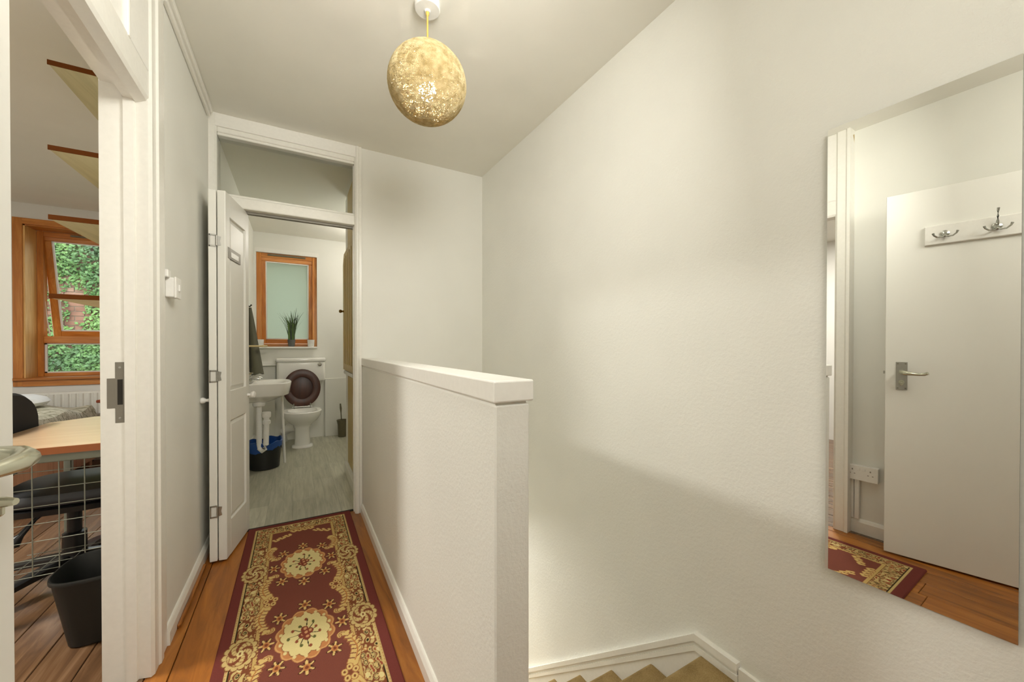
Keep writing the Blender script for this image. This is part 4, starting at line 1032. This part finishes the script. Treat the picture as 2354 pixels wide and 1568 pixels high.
for k in range(5):
    a = 2*PI*k/5 + .32; ca, sa = math.cos(a), math.sin(a)
    def lr(r, z, w_, h_): return [(CXo+ca*r - sa*p*w_, CYo+sa*r + ca*p*w_, z+q*h_) for p, q in ((-1, -.6), (1, -.6), (1, .3), (.6, .6), (-.6, .6), (-1, .3))]
    bm = bmesh.new(); loft(bm, [lr(.03, .115, .032, .035), lr(.15, .105, .027, .028), lr(.27, .085, .022, .020), lr(.30, .08, .018, .016)]); lg = obj('base_leg', bm, M['black'], oc, smooth=True)
    for s in (-1, 1):
        c = Vector((CXo+ca*.285 - sa*s*.016, CYo+sa*.285 + ca*s*.016, .028)); q = Vector((0, 0, 1)).rotation_difference(Vector((-sa*s, ca*s, 0))).to_matrix()
        obj('caster_wheel', LT([(.020, 0), (.027, .003), (.027, .012), (.020, .016), (0, .016)], c - Vector((-sa*s, ca*s, 0))*.006, n=16, mat=q), M['black'], lg, smooth=True)
    obj('caster_stem', T([(CXo+ca*.285, CYo+sa*.285, .025), (CXo+ca*.285, CYo+sa*.285, .085)], .008, 8), M['black'], lg)

# black bedroom bin
wb = thing('waste_basket', (-.69, 2.145, 0), 'black plastic waste basket just inside the bedroom doorway', 'bin')
bcx, bcy = -.690, 2.145
def brg(f, z): return oval(bcx, bcy, .118*f, .138*f, .138*f, z, 40, 3.0)
bm = bmesh.new(); loft(bm, [brg(.62, .002), brg(.66, .006), brg(.98, .262), brg(1.03, .264), brg(1.035, .272), brg(1.02, .278), brg(.985, .278), brg(.965, .27), brg(.64, .012), brg(.3, .01)])
obj('basket_body', bm, M['binblack'], wb, smooth=True)

# bed
bd = thing('bed', (-2.25, 4.35, 0), 'bed with crumpled striped duvet below the bedroom window', 'bed')
obj('bed_base', B(-2.81, -1.695, 3.45, 5.22, .06, .34, bev=.006), M['bedwood'], bd)
bm = bmesh.new()
for x in (-2.75, -1.77):
    for y in (3.5, 5.14): box(bm, x, x+.05, y, y+.05, .002, .07)
obj('bed_feet', bm, M['bedwood'], bd)['kind'] = 'stuff'
obj('mattress', B(-2.81, -1.69, 3.45, 5.22, .34, .50, bev=.04, seg=3), M['pillow'], bd, smooth=True)
bm = bmesh.new(); nx, ny = 44, 64; grid = []
rr = random.Random(9); waves = [(rr.uniform(3, 16), rr.uniform(3, 22), rr.uniform(0, 6.28), rr.uniform(.003, .010)) for _ in range(16)]
for j in range(ny+1):
    row = []
    for i in range(nx+1):
        x = -2.89 + 1.26*i/nx; y = 3.38 + 1.80*j/ny
        ex = max(0, -2.77-x, x+1.73); ey = max(0, 3.48-y)
        d = max(ex/.10, ey/.10)
        z = .585 - .26*min(1, d)**1.6 + sum(a*math.sin(p*x+q*y+f) for p, q, f, a in waves)
        xx = x
        if ex > 0 and x > -2: xx = -1.73+ .058*math.sin(min(1, ex/.10)*PI/2)
        row.append(bm.verts.new((xx, y, z)))
    grid.append(row)
for j in range(ny):
    for i in range(nx): bm.faces.new((grid[j][i], grid[j][i+1], grid[j+1][i+1], grid[j+1][i]))
obj('duvet', bm, M['duvet'], bd, smooth=True)
pw = thing('pillow', (-2.25, 4.95, .58), 'white pillow at the head of the bed below the window', 'pillow')
bm = bmesh.new()
def pil(f, z): return oval(-2.27, 4.92, .36*f, .20*f, .20*f, z, 36, 3.5)
loft(bm, [pil(.75, .615), pil(.93, .63), pil(1, .66), pil(.93, .695), pil(.75, .72), pil(.4, .73)]); obj('pillow_case', bm, M['pillow'], pw, smooth=True)

# radiator
rd = thing('radiator', (-1.7, 5.37, .14), 'white ribbed radiator under the bedroom window', 'radiator')
bm = bmesh.new(); box(bm, -2.3, -1.1, 5.365, 5.385, .15, .70, bev=.006, seg=2)
obj('radiator_panel', bm, M['radiator'], rd)
bm = bmesh.new(); x = -2.27
while x < -1.12: prism(bm, [(x, 5.366), (x+.008, 5.352), (x+.032, 5.352), (x+.040, 5.366)], 'Z', .18, .68); x += .05
obj('radiator_ribs', bm, M['radiator'], rd)
bm = bmesh.new()
for x in (-2.2, -1.2): box(bm, x-.02, x+.02, 5.384, YF-.001, .2, .6)
for x in (-2.25, -1.15): tube(bm, [(x, 5.375, .17), (x, 5.375, .002)], .009, 8)
obj('radiator_fittings', bm, M['radiator'], rd)['kind'] = 'stuff'

# bedside cabinet
bc = thing('bedside_cabinet', (-1.27, 4.75, 0), 'reddish brown wooden bedside cabinet at the bedroom end', 'cabinet')
obj('cabinet_body', B(-1.47, -1.07, 4.60, 4.98, .03, .66, bev=.004), M['redwood'], bc)
obj('cabinet_top', B(-1.49, -1.05, 4.57, 5.0, .66, .685, bev=.005), M['redwood'], bc)
for k in range(3):
    dr = obj('cabinet_drawer', B(-1.45, -1.09, 4.585, 4.602, .07+k*.195, .25+k*.195, bev=.004), M['redwood'], bc)
    knob(dr, (-1.27, 4.586, .16+k*.195), (0, -1, 0), .013, M['brass'], 'drawer_knob')
bm = bmesh.new()
for x in (-1.46, -1.11):
    for y in (4.61, 4.93): box(bm, x, x+.03, y, y+.03, .002, .03)
obj('cabinet_foot', bm, M['redwood'], bc)['kind'] = 'stuff'

# ================================================================ GARDEN
GY = 8.6
gw = thing('garden_wall', (-3.2, GY, -1.0), 'old brick garden wall overgrown with ivy outside the bedroom window', 'wall')
obj('wall_core', B(-7.0, 1.0, GY, GY+.2, -1.2, 3.1), M['mortar'], gw)
bm = bmesh.new(); rr = random.Random(21)
row = 0; z = -.4
while z < 3.05:
    x = -4.6 + (.112 if row % 2 else 0)
    while x < -1.9:
        d = rr.uniform(.006, .016); box(bm, x, x+.215, GY-d, GY+.01, z, z+.065); x += .225
    z += .075; row += 1
br = obj('bricks', bm, M['brick'], gw); br['kind'] = 'stuff'
vv, ff = [], []
cent = [(-4.3+rr.uniform(0, 2.6), rr.uniform(-.3, 3.0), rr.uniform(.25, .55)) for _ in range(60)]
cent += [(-3.35, 2.75, .45), (-2.9, 2.6, .4), (-2.55, 2.9, .4)]
cent = [c for c in cent if not (-3.4 < c[0] < -2.9 and 1.7 < c[1] < 2.25)]
for i in range(34000):
    cx_, cz_, r_ = rr.choice(cent); a = rr.uniform(0, 2*PI); q = r_*math.sqrt(rr.random())
    c = Vector((cx_+q*math.cos(a), GY-.03-rr.uniform(0, .22)*(1-q/r_), cz_+q*math.sin(a)))
    s = rr.uniform(.016, .038); n = Vector((rr.uniform(-.7, .7), -1, rr.uniform(-.2, 1.1))).normalized(); u_, w_ = frame_between(Vector((0, 0, 0)), n); an = rr.uniform(0, 6.28)
    e1 = u_*math.cos(an)+w_*math.sin(an); e2 = n.cross(e1); b0 = len(vv)
    vv += [c-e1*s, c-e2*s*.6-e1*s*.2, c+e1*s+n*s*.2, c+e2*s*.6-e1*s*.2]; ff.append((b0, b0+1, b0+2)); ff.append((b0, b0+2, b0+3))
me = bpy.data.meshes.new('ivy'); me.from_pydata([v - Vector((-3.2, GY, 0)) for v in vv], [], ff); me.materials.append(M['ivy'])
iv = bpy.data.objects.new('ivy', me); COL.objects.link(iv); iv.location = (-3.2, GY, 0)
iv['kind'] = 'stuff'; tag(iv, 'bright green ivy leaves covering the garden wall', 'ivy')
gd = struct(obj('ground_garden', B(-9, 4, YF+.3, GY+3, -1.3, -1.0), M['earth']), 'garden ground outside the windows', 'ground')
